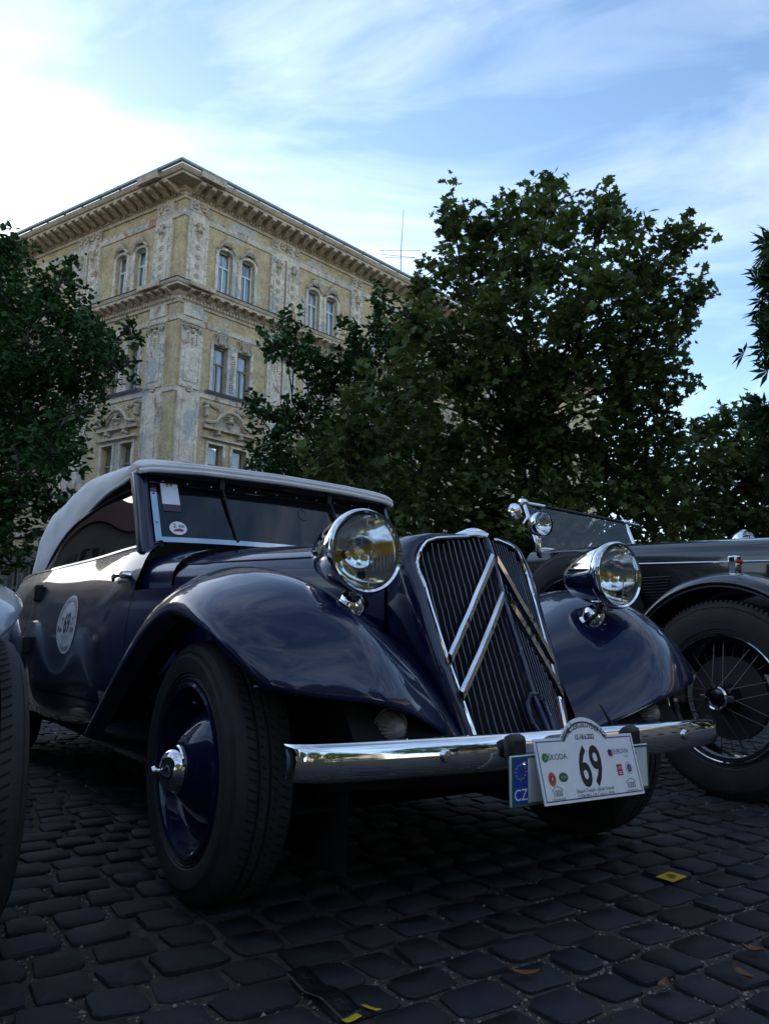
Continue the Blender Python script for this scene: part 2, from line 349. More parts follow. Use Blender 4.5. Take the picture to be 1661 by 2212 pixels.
for k, (px, py, rz, lab) in enumerate(((-.165, -1.005, .3, 'curled brown dry leaf lying in a joint between setts'), (.02, -1.06, 1.2, 'long brown dry leaf folded over on the setts'), (.16, -1.0, 2.0, 'small reddish dry leaf beside the long folded leaf'), (-.36, -.82, 2.5, 'tiny brown dry leaf near the bumper shadow'))):
    t_ = MB(); L_ = .022 + .008 * (k % 2)
    t_.grid([[(L_ * (i / 6 - .5) * 2, (j - 1) * .010 * math.sin(math.pi * (i + .3) / 6.6), .010 + .010 * (i / 6 - .5) ** 2 * 4 * .6 + abs(j - 1) * .006) for j in range(3)] for i in range(7)])
    o = t_.build('fallen_leaf', DRY, None, solid=.0006); o.location = W((px, py, 0)); o.rotation_euler = (0, 0, YAW + rz); tag(o, lab, 'leaf', 'dry leaves on the paving')

# ------------------------------------------------------------------ corner building
BP = Vector((-8.43, 28.75, 0))
dR = Vector((.70, .713, 0)).normalized(); nR = Vector((dR.y, -dR.x, 0))
dL = Vector((-.847, .532, 0)).normalized(); nL = Vector((-(-dL.y), -(-dL.x) * -1, 0))
nL = Vector((-dL.y, dL.x, 0)); nL = nL if nL.dot(Vector((0, -1, 0))) > 0 else -nL
def plaster(name, base, patches, scale=.9, thr=.56, seed=0):
    m = bpy.data.materials.new(name); m.use_nodes = True; n, l = m.node_tree.nodes, m.node_tree.links; p = n['Principled BSDF']; p.inputs['Roughness'].default_value = .9
    t = N(n, 'ShaderNodeTexCoord'); cur = None
    mp_ = N(n, 'ShaderNodeMapping'); mp_.inputs['Location'].default_value = (seed, seed * .7, seed * .3); l.new(t.outputs['Object'], mp_.inputs[0])
    z0 = N(n, 'ShaderNodeTexNoise', inp={'Scale': 2.2, 'Detail': 8, 'Roughness': .65}); l.new(mp_.outputs[0], z0.inputs['Vector'])
    r0 = N(n, 'ShaderNodeValToRGB'); r0.color_ramp.elements[0].position = .3; r0.color_ramp.elements[1].position = .72
    r0.color_ramp.elements[0].color = (*[c * .62 for c in base], 1); r0.color_ramp.elements[1].color = (*[min(1, c * 1.12) for c in base], 1)
    l.new(z0.outputs[0], r0.inputs[0]); cur = r0.outputs[0]; hb = z0.outputs[0]
    for k, (colr, sc, th) in enumerate(patches):
        mk = N(n, 'ShaderNodeMapping'); mk.inputs['Location'].default_value = (3.1 * k + seed, 1.7 * k, 5.3 * k); mk.inputs['Scale'].default_value = (1, 1, .7); l.new(t.outputs['Object'], mk.inputs[0])
        z = N(n, 'ShaderNodeTexNoise', inp={'Scale': sc, 'Detail': 9, 'Roughness': .62, 'Distortion': .4}); l.new(mk.outputs[0], z.inputs['Vector'])
        rr = N(n, 'ShaderNodeValToRGB'); rr.color_ramp.elements[0].position = th; rr.color_ramp.elements[1].position = th + .015
        l.new(z.outputs[0], rr.inputs[0]); mm = N(n, 'ShaderNodeMix', data_type='RGBA'); mm.inputs['B'].default_value = (*colr, 1)
        l.new(rr.outputs[0], mm.inputs[0]); l.new(cur, mm.inputs['A']); cur = mm.outputs['Result']
    # fine grime
    zf = N(n, 'ShaderNodeTexNoise', inp={'Scale': 9, 'Detail': 9, 'Roughness': .7}); l.new(t.outputs['Object'], zf.inputs['Vector'])
    rf = N(n, 'ShaderNodeValToRGB'); rf.color_ramp.elements[0].position = .32; rf.color_ramp.elements[0].color = (.55, .52, .48, 1); rf.color_ramp.elements[1].position = .55
    mg = N(n, 'ShaderNodeMix', data_type='RGBA', blend_type='MULTIPLY', inp={0: .8}); l.new(zf.outputs[0], rf.inputs[0]); l.new(cur, mg.inputs['A']); l.new(rf.outputs[0], mg.inputs['B'])
    l.new(mg.outputs['Result'], p.inputs['Base Color'])
    b = N(n, 'ShaderNodeBump', inp={'Strength': .5, 'Distance': .03}); l.new(zf.outputs[0], b.inputs['Height']); l.new(b.outputs[0], p.inputs['Normal']); return m
OCHRE = plaster('peeling_ochre_plaster', (.62, .47, .27), [((.52, .48, .43), .8, .58), ((.42, .23, .16), 1.5, .66)])
PALE = plaster('pale_stone_trim', (.78, .66, .53), [((.46, .43, .40), 1.1, .55), ((.45, .25, .17), 1.7, .61)], seed=4)
TRIM = plaster('cornice_plaster', (.66, .52, .38), [((.40, .30, .22), 2.2, .66)], seed=9)
BASE = plaster('ground_floor_render', (.17, .15, .125), [((.12, .11, .10), 1.1, .58)], seed=13)
RELIEF = plaster('carved_relief', (.62, .50, .38), [((.38, .26, .2), 2.5, .62)], seed=6)
METAL = mat('roof_metal', (.24, .25, .27), .4, .5, var=.2); WINFR = mat('window_paint', (.66, .66, .65), .5, var=.12); WINOLD = mat('old_window_wood', (.26, .22, .18), .7, var=.3, vscale=5)
CURT = mat('curtain', (.62, .62, .62), .9, var=.2, vscale=3); ROOM = mat('dark_room', (.02, .02, .022), .9)
bld = thing('corner_building', 'ochre plastered old corner house with peeling carved facade and bracketed cornice', 'building', BP)
FACES = {'R': (dR, nR, 34.0), 'L': (dL, nL, 60.0)}  # left wing run on out of view to block the low sun
def fp(face, s, z, off):
    d, n_, _ = FACES[face]; q = d * s + n_ * off; return (q.x, q.y, z)
def fbox(mb, face, s0, s1, z0, z1, o0, o1):
    P = [fp(face, s, z, o) for s in (s0, s1) for o in (o0, o1) for z in (z0, z1)]
    return mb.add(P, [(0, 1, 3, 2), (4, 6, 7, 5), (0, 4, 5, 1), (2, 3, 7, 6), (0, 2, 6, 4), (1, 5, 7, 3)])
def fang(face): d = FACES[face][0]; return math.atan2(d.y, d.x) if face == 'R' else math.atan2(-d.y, -d.x)
def fprof(mb, face, s0, s1, prof):
    """moulding: closed profile of (off, z) swept along the facade"""
    n_ = len(prof); A = [fp(face, s0 - (.8055 * o if s0 <= 0 else 0), z, o) for o, z in prof]; B = [fp(face, s1, z, o) for o, z in prof]
    mb.add(A + B, [tuple(range(n_)), tuple(range(2 * n_ - 1, n_ - 1, -1))] + [(i, i + n_, (i + 1) % n_ + n_, (i + 1) % n_) for i in range(n_)])
# bays: window centres and pilasters along each face
WIN = {'R': [2.05, 3.22, 7.0, 8.12, 11.25, 12.4, 16.1, 17.25, 21.0, 22.15, 26.0, 27.15], 'L': [2.5, 3.72, 8.35, 9.5, 13.6, 14.75, 18.6, 19.8] + [23.2 + 4.8 * k + q for k in range(7) for q in (0, 1.2)]}
PIL = {'R': [(.17, 1.1), (4.42, 5.15), (5.28, 5.98), (9.35, 10.08), (14.0, 14.8), (18.9, 19.7), (23.9, 24.7)], 'L': [(.62, 1.6), (5.2, 5.9), (6.05, 6.75), (11.1, 11.9), (16.2, 17.0)] + [(21.2 + 4.8 * k, 22.0 + 4.8 * k) for k in range(8)]}
HW = .35
LEV = [(15.15, 17.18), (10.8, 12.82), (6.35, 8.55), (1.0, 3.9)]      # third, second, first, ground-floor openings
ZS = sorted({0.0, 19.3} | {z for l_ in LEV for z in l_})
walls = {}
for fc in 'RL':
    L_ = FACES[fc][2]; ss = sorted({0.0, L_} | {w + k * HW for w in WIN[fc] for k in (-1, 1)})
    up_, lo_ = MB(), MB()
    for a, b in zip(ss[:-1], ss[1:]):
        inw = any(abs((a + b) / 2 - w) < HW for w in WIN[fc])
        for za, zb in zip(ZS[:-1], ZS[1:]):
            hole = inw and any(abs(za - l_[0]) < 1e-6 for l_ in LEV)
            if hole:
                fbox(lo_ if zb < 4.5 else up_, fc, a, b, za, zb, -.62, -.56); continue
            t_ = lo_ if zb < 4.5 else up_
            if za < 4.5 < zb:
                fbox(lo_, fc, a, b, za, 4.6, -.5, 0); fbox(up_, fc, a, b, 4.6, zb, -.5, 0)
            else: fbox(t_, fc, a, b, za, zb, -.5, 0)
    w_ = up_.build('wall', OCHRE, bld, sharp=0); walls[fc] = w_
    lo_.build('ground_floor_wall', BASE, bld, sharp=0)
# end walls and roof
pe, qe = fp('R', 34, 0, 0), fp('L', 60, 0, 0); far = (pe[0] + qe[0], pe[1] + qe[1])
mb = MB()
for a, b in ((pe, (far[0], far[1])), ((far[0], far[1]), qe)): mb.add([(a[0], a[1], 0), (b[0], b[1], 0), (b[0], b[1], 19.3), (a[0], a[1], 19.3)], [(0, 1, 2, 3)])
mb.build('rear_wall', BASE, bld, sharp=0)
e1, e2, e3, e4 = [Vector(q) for q in (fp('R', 34, 0, .9), (far[0], far[1], 0), fp('L', 60, 0, .9), (0, 0, 0))]
o2 = Vector((.151, -1.275, 0)); cen = (e1 + e2 + e3 + o2) / 4
roof = MB().add([(o2.x, o2.y, 19.5), (e1.x, e1.y, 19.5), (far[0], far[1], 19.5), (e3.x, e3.y, 19.5), (cen.x, cen.y, 22.3)], [(0, 1, 4), (1, 2, 4), (2, 3, 4), (3, 0, 4), (0, 3, 2, 1)]).build('roof', METAL, bld, sharp=0)
# cornices with brackets
bk = MB(); 
for a in [0]:
    P = [(-.5, 0), (-.5, 1), (.5, 1), (.5, 0)]
    # unit bracket: x across (-.5..5), y outward 0..1, z 0..1, S-shaped underside
    prof = [(0, 0), (0, 1), (1, 1), (1, .62), (.86, .5), (.62, .42), (.42, .22), (.2, .06)]
    n_ = len(prof); bk.add([(-.5, o, z) for o, z in prof] + [(.5, o, z) for o, z in prof], [tuple(range(n_)), tuple(range(2 * n_ - 1, n_ - 1, -1))] + [(i, i + n_, (i + 1) % n_ + n_, (i + 1) % n_) for i in range(n_)])
bkm = bk.mesh('bracket', 0); bkm.materials.append(TRIM)
def cornice(fc, z0, z1, proj_, brw, brd, brh, step, s_end, gutter):
    """z0 dentil bottom, z1 top"""
    mb = MB(); L_ = s_end; zb = z1 - .30 if gutter else z1 - .22
    h = zb - z0
    dirs = {'R': 1, 'L': 1}
    s0 = -.25 if fc == 'R' else -.1
    fprof(mb, fc, 0, L_, [(0, z0 - .12), (.07, z0 - .12), (.09, z0 - .03), (.12, z0), (.12, z0 + .14), (0, z0 + .14)])
    fprof(mb, fc, 0, L_, [(0, z0 + .14), (.16, z0 + .14), (.2, z0 + .2), (.2, zb), (0, zb)])
    fprof(mb, fc, 0, L_, [(0, zb), (proj_ * .86, zb), (proj_ * .86, zb + .09), (proj_ * .93, zb + .11), (proj_, zb + .2), (proj_, z1), (0, z1 + .05)])
    # break forward over the corner pilaster
    a, b = PIL[fc][0]; fprof(mb, fc, a - .12, b + .12, [(proj_, zb + .05), (proj_ + .12, zb + .05), (proj_ + .14, z1), (proj_, z1 + .02)])
    c_ = mb.build('upper_cornice' if gutter else 'string_cornice', TRIM, bld, sharp=0)
    dm = MB(); s = .08
    while s < L_ - .1: fbox(dm, fc, s, s + .085, z0 + .005, z0 + .12, .12, .185); s += .16
    d_ = dm.build('dentil_row', TRIM, c_, sharp=0); tag(d_, kind='stuff')
    s = .3
    while s < L_ - .2:
        q = fp(fc, s, zb - brh, .2); o = link('bracket', bkm, c_, q, (0, 0, math.atan2(FACES[fc][1].y, FACES[fc][1].x) - math.pi / 2), (brw, brd, brh)); s += step
    return c_
for fc in 'RL':
    L_ = FACES[fc][2]
    c_ = cornice(fc, 18.86, 19.5, 1.0, .22, .66, .30, .52, L_, True)
    gm_ = MB(); A = [fp(fc, s, z, o) for s in (-.62 if fc == 'R' else -.5, L_) for o, z in ((.0, 0), (0, 0))]
    q0, q1 = fp(fc, -.8055 * 1.07, 19.57, 1.07), fp(fc, L_, 19.57, 1.07); gm_.tube([q0, q1], .085, 10); 
    for k in range(int(L_ / 1.25)):
        q = fp(fc, .4 + 1.25 * k, 19.56, 1.07); a_ = fp(fc, .4 + 1.25 * k + .045, 19.56, 1.07); gm_.tube([q, a_], .1, 10)
    gm_.build('gutter', METAL, bld)
    cornice(fc, 14.28, 14.86, .62, .18, .36, .2, .46, L_, False)
    ld = MB(); fprof(ld, fc, 0, L_, [(0, 14.9), (.64, 14.875), (.66, 14.895), (0, 14.99)]); ld.build('cornice_flashing', METAL, bld, sharp=0)
    mb = MB()
    fprof(mb, fc, 0, L_, [(0, 17.98), (.05, 17.98), (.07, 18.06), (.09, 18.2), (.12, 18.26), (0, 18.3)])
    fprof(mb, fc, 0, L_, [(0, 13.42), (.05, 13.42), (.08, 13.55), (.1, 13.62), (0, 13.66)])
    fprof(mb, fc, 0, L_, [(0, 10.42), (.06, 10.42), (.07, 10.55), (.10, 10.62), (0, 10.66)])
    fprof(mb, fc, 0, L_, [(0, 5.1), (.16, 5.1), (.2, 5.3), (.28, 5.38), (0, 5.45)])
    mb.build('string_mouldings', PALE, bld, sharp=0)
    # rusticated courses of the ground floor
    for k in range(9): fbox(MB(), fc, 0, 1, 0, 1, 0, .01)
# pilasters with quoins, rosettes, masks, capitals
def lump(seed, n=9, w=.5, h=.8, d=.13):
    r = random.Random(seed); mb = MB()
    def ball(x, y, z, rx, rz_, ry):
        rows = []
        for i in range(6):
            th = math.pi * i / 5; rows.append([(x + rx * math.sin(th) * math.cos(ph), y + ry * math.sin(th) * math.sin(ph), z + rz_ * math.cos(th)) for ph in [2 * math.pi * k / 8 for k in range(8)]])
        mb.grid(rows, False, True)
    ball(0, .03, .05 * h, w * .2, h * .2, d)                       # face or shell in the middle
    ball(0, .05, -.02 * h, w * .07, h * .07, d * 1.15); ball(0, .02, .27 * h, w * .24, h * .11, d * .8)
    for sgn in (-1, 1):
        pts = []
        for k in range(15):
            a = k / 14 * 4.6; q = .19 * w * (1 - k / 19); pts.append((sgn * (w * .30 + q * math.cos(a)), .04, .16 * h + q * math.sin(a) * 1.1))
        mb.tube(pts, .04 * w, 6); pts = []
        for k in range(13):
            a = 2 + k / 12 * 4.2; q = .14 * w * (1 - k / 17); pts.append((sgn * (w * .24 + q * math.cos(a)), .04, -.22 * h - q * math.sin(a)))
        mb.tube(pts, .035 * w, 6)
        ball(sgn * w * .13, .04, .35 * h, w * .1, h * .06, d * .7); ball(sgn * w * .27, .02, -.02 * h, w * .08, h * .1, d * .6)
    ball(0, .02, -.3 * h, w * .09, h * .16, d * .7); ball(0, .02, -.47 * h, w * .05, h * .07, d * .5)
    return mb
maskm = lump(1).mesh('mask', 40); maskm.materials.append(RELIEF)
rz_ = MB()
for k in range(6):
    a = k * math.pi / 3; rz_.lathe([(0, .05), (.045, .035), (.06, 0)], 'y', (.075 * math.cos(a), 0, .075 * math.sin(a)), 8)
rz_.lathe([(0, .08), (.035, .06), (.05, 0)], 'y', (0, 0, 0), 8); rosm = rz_.mesh('rosette', 40); rosm.materials.append(RELIEF)
cap = MB()
for sgn in (-1, 1):
    pts = [(sgn * (.36 + .15 * (1 - k / 24) * math.cos(k * .5)), .09, .12 + .15 * (1 - k / 24) * math.sin(k * .5)) for k in range(20)]; cap.tube(pts, .034, 6)
    cap.lathe([(0, .16), (.035, .14), (.05, 0)], 'y', (sgn * .36, 0, .12), 8)
cap.box((0, .06, .31), (.98, .16, .07)); cap.box((0, .05, .2), (.7, .1, .12))
for k in range(5): cap.lathe([(0, .14), (.05, .1), (.06, 0)], 'y', (-.22 + .11 * k, .02, .2), 8)
for a, zz in ((-.2, -.1), (0, -.16), (.2, -.1)):
    for q in range(5): cap.lathe([(0, .09), (.035 - .004 * q, .06), (.045 - .005 * q, 0)], 'y', (a, 0, zz - .1 * q + (0 if a else -.1)), 6)
cap.lathe([(0, .15), (.08, .1), (.11, 0)], 'y', (0, 0, .02), 10)
capm = cap.mesh('capital', 40); capm.materials.append(RELIEF)
frot = {fc: math.atan2(FACES[fc][1].y, FACES[fc][1].x) - math.pi / 2 for fc in 'RL'}
for fc in 'RL':
    for (a, b) in PIL[fc]:
        mb = MB(); w = b - a; m_ = (a + b) / 2
        fbox(mb, fc, a, b, 14.99, 17.98, 0, .10); fbox(mb, fc, a + .14, b - .14, 15.2, 17.9, .10, .14)
        fbox(mb, fc, a + .02, b - .02, 18.3, 18.74, 0, .10)
        fbox(mb, fc, a, b, 10.66, 13.42, 0, .11); fbox(mb, fc, a + .16, b - .16, 10.9, 12.3, .11, .14); fbox(mb, fc, a + .03, b - .03, 13.66, 14.16, 0, .11)
        fbox(mb, fc, a - .03, b + .03, 5.45, 10.42, 0, .12); fbox(mb, fc, a + .16, b - .16, 7.6, 10.0, .12, .15)
        p_ = mb.build('pilaster', PALE, bld, sharp=0)
        # quoin blocks down both edges
        qm = MB()
        for (z0, z1, off) in ((15.0, 17.9, .10), (10.7, 13.0, .11), (5.5, 10.3, .12)):
            k = 0; z = z0
            while z < z1 - .2:
                q = .10 if k % 2 else .14
                fbox(qm, fc, a - .012, a + q, z + .012, z + .27, off - .02, off + .022); fbox(qm, fc, b - q, b + .012, z + .012, z + .27, off - .02, off + .022); z += .285; k += 1
        q_ = tag(qm.build('quoin_blocks', PALE, p_, sharp=0), kind='stuff')
        link('mask_relief', maskm, p_, fp(fc, m_, 17.45, .14), (0, 0, frot[fc]), (1.0 * min(1, w / .8), 1, 1.05))
        for k in range(4): link('rosette', rosm, p_, fp(fc, m_, 16.72 - .42 * k, .14), (0, 0, frot[fc]))
        link('capital', capm, p_, fp(fc, m_, 13.02, .11), (0, 0, frot[fc]), (w / .95, 1, 1))
        for k in (-1, 1): link('console', rosm, p_, fp(fc, m_ + k * .2, 18.55, .10), (0, 0, frot[fc]), (1.3, 2.2, 1.6))
        link('medallion', rosm, p_, fp(fc, m_, 10.62, .12), (0, 0, frot[fc]), (1.2, 1, 1.2))
# windows
hoodm = MB(); hoodm.tube([(-.46, .06, 0), (-.38, .07, .12), (-.2, .08, .26), (0, .09, .3), (.2, .08, .26), (.38, .07, .12), (.46, .06, 0)], .06, 6)
for v_ in [(0, .42, .17, .2), (-.13, .36, .1, .1), (.13, .36, .1, .1), (0, .58, .1, .1), (-.2, .27, .08, .08), (.2, .27, .08, .08)]:
    hoodm.lathe([(0, .2), (v_[2] * .7, .16), (v_[2], .05), (v_[2], 0)], 'y', (v_[0], 0, v_[1]), 9)
hoodmesh = hoodm.mesh('hood', 40); hoodmesh.materials.append(RELIEF)
scr = MB(); scr.box((0, .05, .27), (.34, .1, .46))
for k in range(5): scr.box((0, .11, .1 + .085 * k), (.26 - .012 * k, .04, .045))
for sgn in (-1, 1): scr.tube([(sgn * (.24 + .11 * (1 - k / 18) * math.cos(k * .55)), .06, .42 + .11 * (1 - k / 18) * math.sin(k * .55)) for k in range(15)], .03, 6); scr.tube([(sgn * .2, .05, .35), (sgn * .32, .05, .12), (sgn * .3, .05, -.02)], .03, 6)
scrm = scr.mesh('scroll_keystone', 40); scrm.materials.append(RELIEF)
lun = MB()                                                             # lunette pediment over a first-floor pair
arc = [(-1.25, 0), (-.95, .02), (-.7, .1), (-.55, .34), (-.3, .55), (0, .62), (.3, .55), (.55, .34), (.7, .1), (.95, .02), (1.25, 0)]
lun.tube([(a, .2, b) for a, b in arc], .075, 6); lun.tube([(a, .1, b - .1) for a, b in arc], .06, 6); lun.box((0, .09, -.2), (2.5, .2, .1)); lun.box((0, .12, -.62), (2.5, .12, .08))
for a, b in zip(arc[3:8], arc[4:9]): lun.box(((a[0] + b[0]) / 2, .02, (a[1] + b[1]) / 4 - .05), (abs(b[0] - a[0]) + .02, .05, (a[1] + b[1]) / 2 + .15))
for sgn in (-1, 1):
    lun.box((sgn * 1.16, .1, .52), (.14, .2, .5)); lun.box((sgn * 1.16, .12, .80), (.24, .24, .1)); lun.lathe([(0, .2), (.09, .14), (.13, 0)], 'y', (sgn * 1.16, .05, .62), 8); lun.lathe([(0, .2), (.07, .14), (.1, 0)], 'y', (sgn * 1.16, .05, .3), 8)
    lun.tube([(sgn * (.62 + .2 * math.cos(k * .4)), .05, .72 + .13 * math.sin(k * .4)) for k in range(12)], .045, 6); lun.lathe([(0, .13), (.07, .1), (.1, 0)], 'y', (sgn * .62, 0, .76), 8)
    lun.tube([(sgn * (1.0 - .7 * k / 8), .04, .82 - .12 * math.sin(k / 8 * math.pi)) for k in range(9)], .05, 6)
lunm = lun.mesh('lunette', 40); lunm.materials.append(RELIEF)
for fc in 'RL':
    for i, s in enumerate(WIN[fc]):
        for li, (z0, z1) in enumerate(LEV):
            wf = WINFR if li == 0 else WINOLD
            mb = MB(); o = -.20
            for a, b, c_, d_ in ((s - HW, s - HW + .06, z0, z1), (s + HW - .06, s + HW, z0, z1), (s - HW + .06, s + HW - .06, z0, z0 + .07), (s - HW + .06, s + HW - .06, z1 - .07, z1)): fbox(mb, fc, a, b, c_, d_, o - .05, o + .03)
            zt = z0 + (z1 - z0) * .64
            fbox(mb, fc, s - HW + .06, s + HW - .06, zt - .035, zt + .035, o - .05, o + .045); fbox(mb, fc, s - .03, s + .03, z0 + .07, zt - .035, o - .05, o + .04)
            w_ = mb.build('window', wf, bld, sharp=0)
            for a, b, c_, d_ in ((s - HW + .06, s - .03, z0 + .07, zt - .035), (s + .03, s + HW - .06, z0 + .07, zt - .035), (s - HW + .06, s + HW - .06, zt + .035, z1 - .07)):
                pm = MB().add([fp(fc, a, c_, o), fp(fc, b, c_, o), fp(fc, b, d_, o), fp(fc, a, d_, o)], [(0, 1, 2, 3)]); pm.build('pane', PANE, w_, sharp=0)
            if li < 2:                                               # curtains drawn part way
                cm = MB(); r_ = random.Random(i * 7 + li)
                for a, b in ((s - HW + .02, s - HW + .02 + r_.uniform(.12, .34)), (s + HW - .02 - r_.uniform(.12, .34), s + HW - .02)):
                    rows = [[fp(fc, a + (b - a) * k / 10, z, -.33 + .02 * math.sin(k * 2.2)) for k in range(11)] for z in (z0, z1 - .05)]; cm.grid(rows)
                c2 = cm.build('curtain', CURT, w_)
            if fc == 'R' and i > 8: continue
            if li == 0:                                              # arched surround, spandrels and hood ornament
                sm = MB()
                for a, b in ((s - HW - .14, s - HW), (s + HW, s + HW + .14)): fbox(sm, fc, a, b, z0 - .05, z1 - .18, 0, .07)
                for k in range(10):
                    a0, a1 = math.pi * k / 10, math.pi * (k + 1) / 10; rr, ra = HW + .14, .30
                    p = [(s + rr * math.cos(a0), z1 - .2 + ra * math.sin(a0)), (s + rr * math.cos(a1), z1 - .2 + ra * math.sin(a1)), (s + HW * math.cos(a1), z1 - .2 + .19 * math.sin(a1)), (s + HW * math.cos(a0), z1 - .2 + .19 * math.sin(a0))]
                    sm.prism(p, lambda a, b: fp(fc, a, b, -.24), lambda a, b: fp(fc, a, b, .07))
                sm.build('arched_surround', PALE, w_, sharp=0)
                link('hood_ornament', hoodmesh, w_, fp(fc, s, z1 - .08, .06), (0, 0, frot[fc]))
            elif li == 1:
                sm = MB()
                for a, b in ((s - HW - .13, s - HW), (s + HW, s + HW + .13)): fbox(sm, fc, a, b, z0, z1 + .02, 0, .06)
                fbox(sm, fc, s - HW - .13, s + HW + .13, z1 + .02, z1 + .12, 0, .08)
                sm.build('surround', PALE, w_, sharp=0); link('scroll_keystone', scrm, w_, fp(fc, s, z1 + .02, .06), (0, 0, frot[fc]))
            else:
                sm = MB()
                for a, b in ((s - HW - .12, s - HW), (s + HW, s + HW + .12)): fbox(sm, fc, a, b, z0, z1 + .02, 0, .07)
                fbox(sm, fc, s - HW - .12, s + HW + .12, z1 + .02, z1 + .1, 0, .09); sm.build('surround', PALE if li == 2 else BASE, w_, sharp=0)
    for k in range(0, len(WIN[fc]), 2):                              # things shared by a pair of windows
        a, b = WIN[fc][k], WIN[fc][k + 1]; m_ = (a + b) / 2
        mb = MB(); fprof(mb, fc, a - HW - .3, b + HW + .3, [(0, 10.6), (.12, 10.62), (.2, 10.7), (.24, 10.76), (0, 10.8)])
        mb.build('window_sill', METAL, bld, sharp=0)
        mm = MB(); mu = MB()                                         # carved mullion strips between the pair
        fbox(mm, fc, m_ - .12, m_ + .12, 10.8, 12.85, .01, .05); fbox(mu, fc, m_ - .11, m_ + .11, 15.1, 17.0, .01, .05)
        z = 10.95
        while z < 12.6: fbox(mm, fc, m_ - .07, m_ + .07, z, z + .06, .05, .10); z += .105
        z = 15.2
        while z < 16.9: mu.lathe([(0, .06), (.045, 0)], 'z', fp(fc, m_, z, .06), 6); z += .11
        mm.build('carved_mullion', PALE, bld, sharp=0); mu.build('carved_mullion', PALE, bld, sharp=0)
        if fc == 'R' and k > 6: continue
        l_ = link('lunette_relief', lunm, bld, fp(fc, m_, 9.42, .02), (0, 0, frot[fc]))
        link('cartouche', maskm, l_, (0, .06, .2), (0, 0, 0), (1.2, 1.5, .8))
        for q in (-.55, .55): link('mask_relief', maskm, l_, (q, .06, -.42), (0, 0, 0), (.9, 1.4, .55))
    # plain panel between frieze bands
    for (a, b) in [(q[0] - .0, q[1]) for q in PIL[fc][:0]]: pass
# stone courses of the ground floor and dark arches on the left face
for fc in 'RL':
    mb = MB(); 
    z = .05
    while z < 4.9:
        for w0, w1 in zip([0] + [w + HW + .14 for w in WIN[fc]], [w - HW - .14 for w in WIN[fc]] + [FACES[fc][2]]):
            if w1 - w0 > .1: fbox(mb, fc, w0 + .01, w1 - .01, z, z + .34, 0, .045)
        z += .4
    tag(mb.build('rusticated_courses', BASE, bld, sharp=0), kind='stuff')
for s in (21.6,):
    arch = [(s - 1.1, 0), (s - 1.1, 2.6)] + [(s + 1.1 * math.cos(math.pi - math.pi * k / 10), 2.6 + 1.1 * math.sin(math.pi * k / 10)) for k in range(1, 10)] + [(s + 1.1, 2.6), (s + 1.1, 0)]
    MB().prism(arch, lambda a, b: fp('L', a, b, .05), lambda a, b: fp('L', a, b, .09)).build('arched_gateway', ROOM, bld, sharp=0)
# lit wall lamp beside the gateway
LAMP = bpy.data.materials.new('lamp_glow'); LAMP.use_nodes = True; p_ = LAMP.node_tree.nodes['Principled BSDF']; p_.inputs['Emission Color'].default_value = (1, .62, .25, 1); p_.inputs['Emission Strength'].default_value = 14
lp_ = unproj(12, 1238, 37.5)
lt = thing('wall_lamp', 'small glowing warm wall lamp on the dark ground floor of the ochre house', 'lamp', lp_)
MB().lathe([(0, -.1), (.08, -.07), (.11, 0), (.08, .08), (0, .11)], 'z', (0, 0, 0), 12).build('bulb', LAMP, lt); MB().lathe([(0, .2), (.05, .16), (.14, .1), (.14, .08)], 'z', (0, 0, 0), 12).build('shade', BLACKTRIM, lt); MB().tube([(0, 0, .18), (-.15, .3, .2)], .02).build('arm', BLACKTRIM, lt)
# roof aerial
ab = unproj(865, 612, 47); at_ = thing('roof_aerial', 'tall thin television aerial with crossbars on the ochre house roof', 'aerial', ab)
top = unproj(872, 452, 47) - ab; mid = unproj(866, 545, 47) - ab
MB().tube([(0, 0, -1.5), mid, top], .03, 6, rs=[.045, .035, .015]).build('mast', METAL, at_)
for (u0, v0, u1, v1) in ((820, 541, 908, 541), (826, 549, 898, 556), (832, 556, 896, 557)):
    MB().tube([unproj(u0, v0, 47) - ab, unproj(u1, v1, 46.5) - ab], .018, 5).build('crossbar', METAL, at_)

# ------------------------------------------------------------------ trees
def leaf_shape(kind):
    if kind == 'plane':                                              # five-lobed plane leaf
        pts = []
        for a, r_ in ((-90, .18), (-55, .52), (-38, .34), (-10, .80), (14, .50), (40, .86), (62, .56), (90, 1.0), (118, .56), (140, .86), (166, .50), (190, .80), (218, .34), (235, .52)):
            pts.append((r_ * .58 * math.cos(R(a)), r_ * .58 * math.sin(R(a)) + .1, -.10 * abs(math.cos(R(a))) * r_))
        return [(0, .05, .03)] + pts, [(0, k, k + 1) for k in range(1, 14)] + [(0, 14, 1)]
    if kind == 'long':                                               # drooping compound leaf
        V, F = [], []
        for a in (-70, -35, 0, 35, 70):
            c_, s_ = math.sin(R(a)), math.cos(R(a)); o_ = len(V)
            V += [(0, 0, 0), (c_ * .45 + s_ * .12, s_ * .45 - c_ * .12, -.05), (c_ * .95, s_ * .95, -.22), (c_ * .45 - s_ * .12, s_ * .45 + c_ * .12, -.05)]; F.append((o_, o_ + 1, o_ + 2, o_ + 3))
        return V, F
    V = [(0, -.5, 0), (.28, -.15, -.05), (.26, .2, -.06), (0, .55, -.02), (-.26, .2, -.06), (-.28, -.15, -.05), (0, 0, .04)]
    return V, [(6, k, (k + 1) % 6) for k in range(6)]
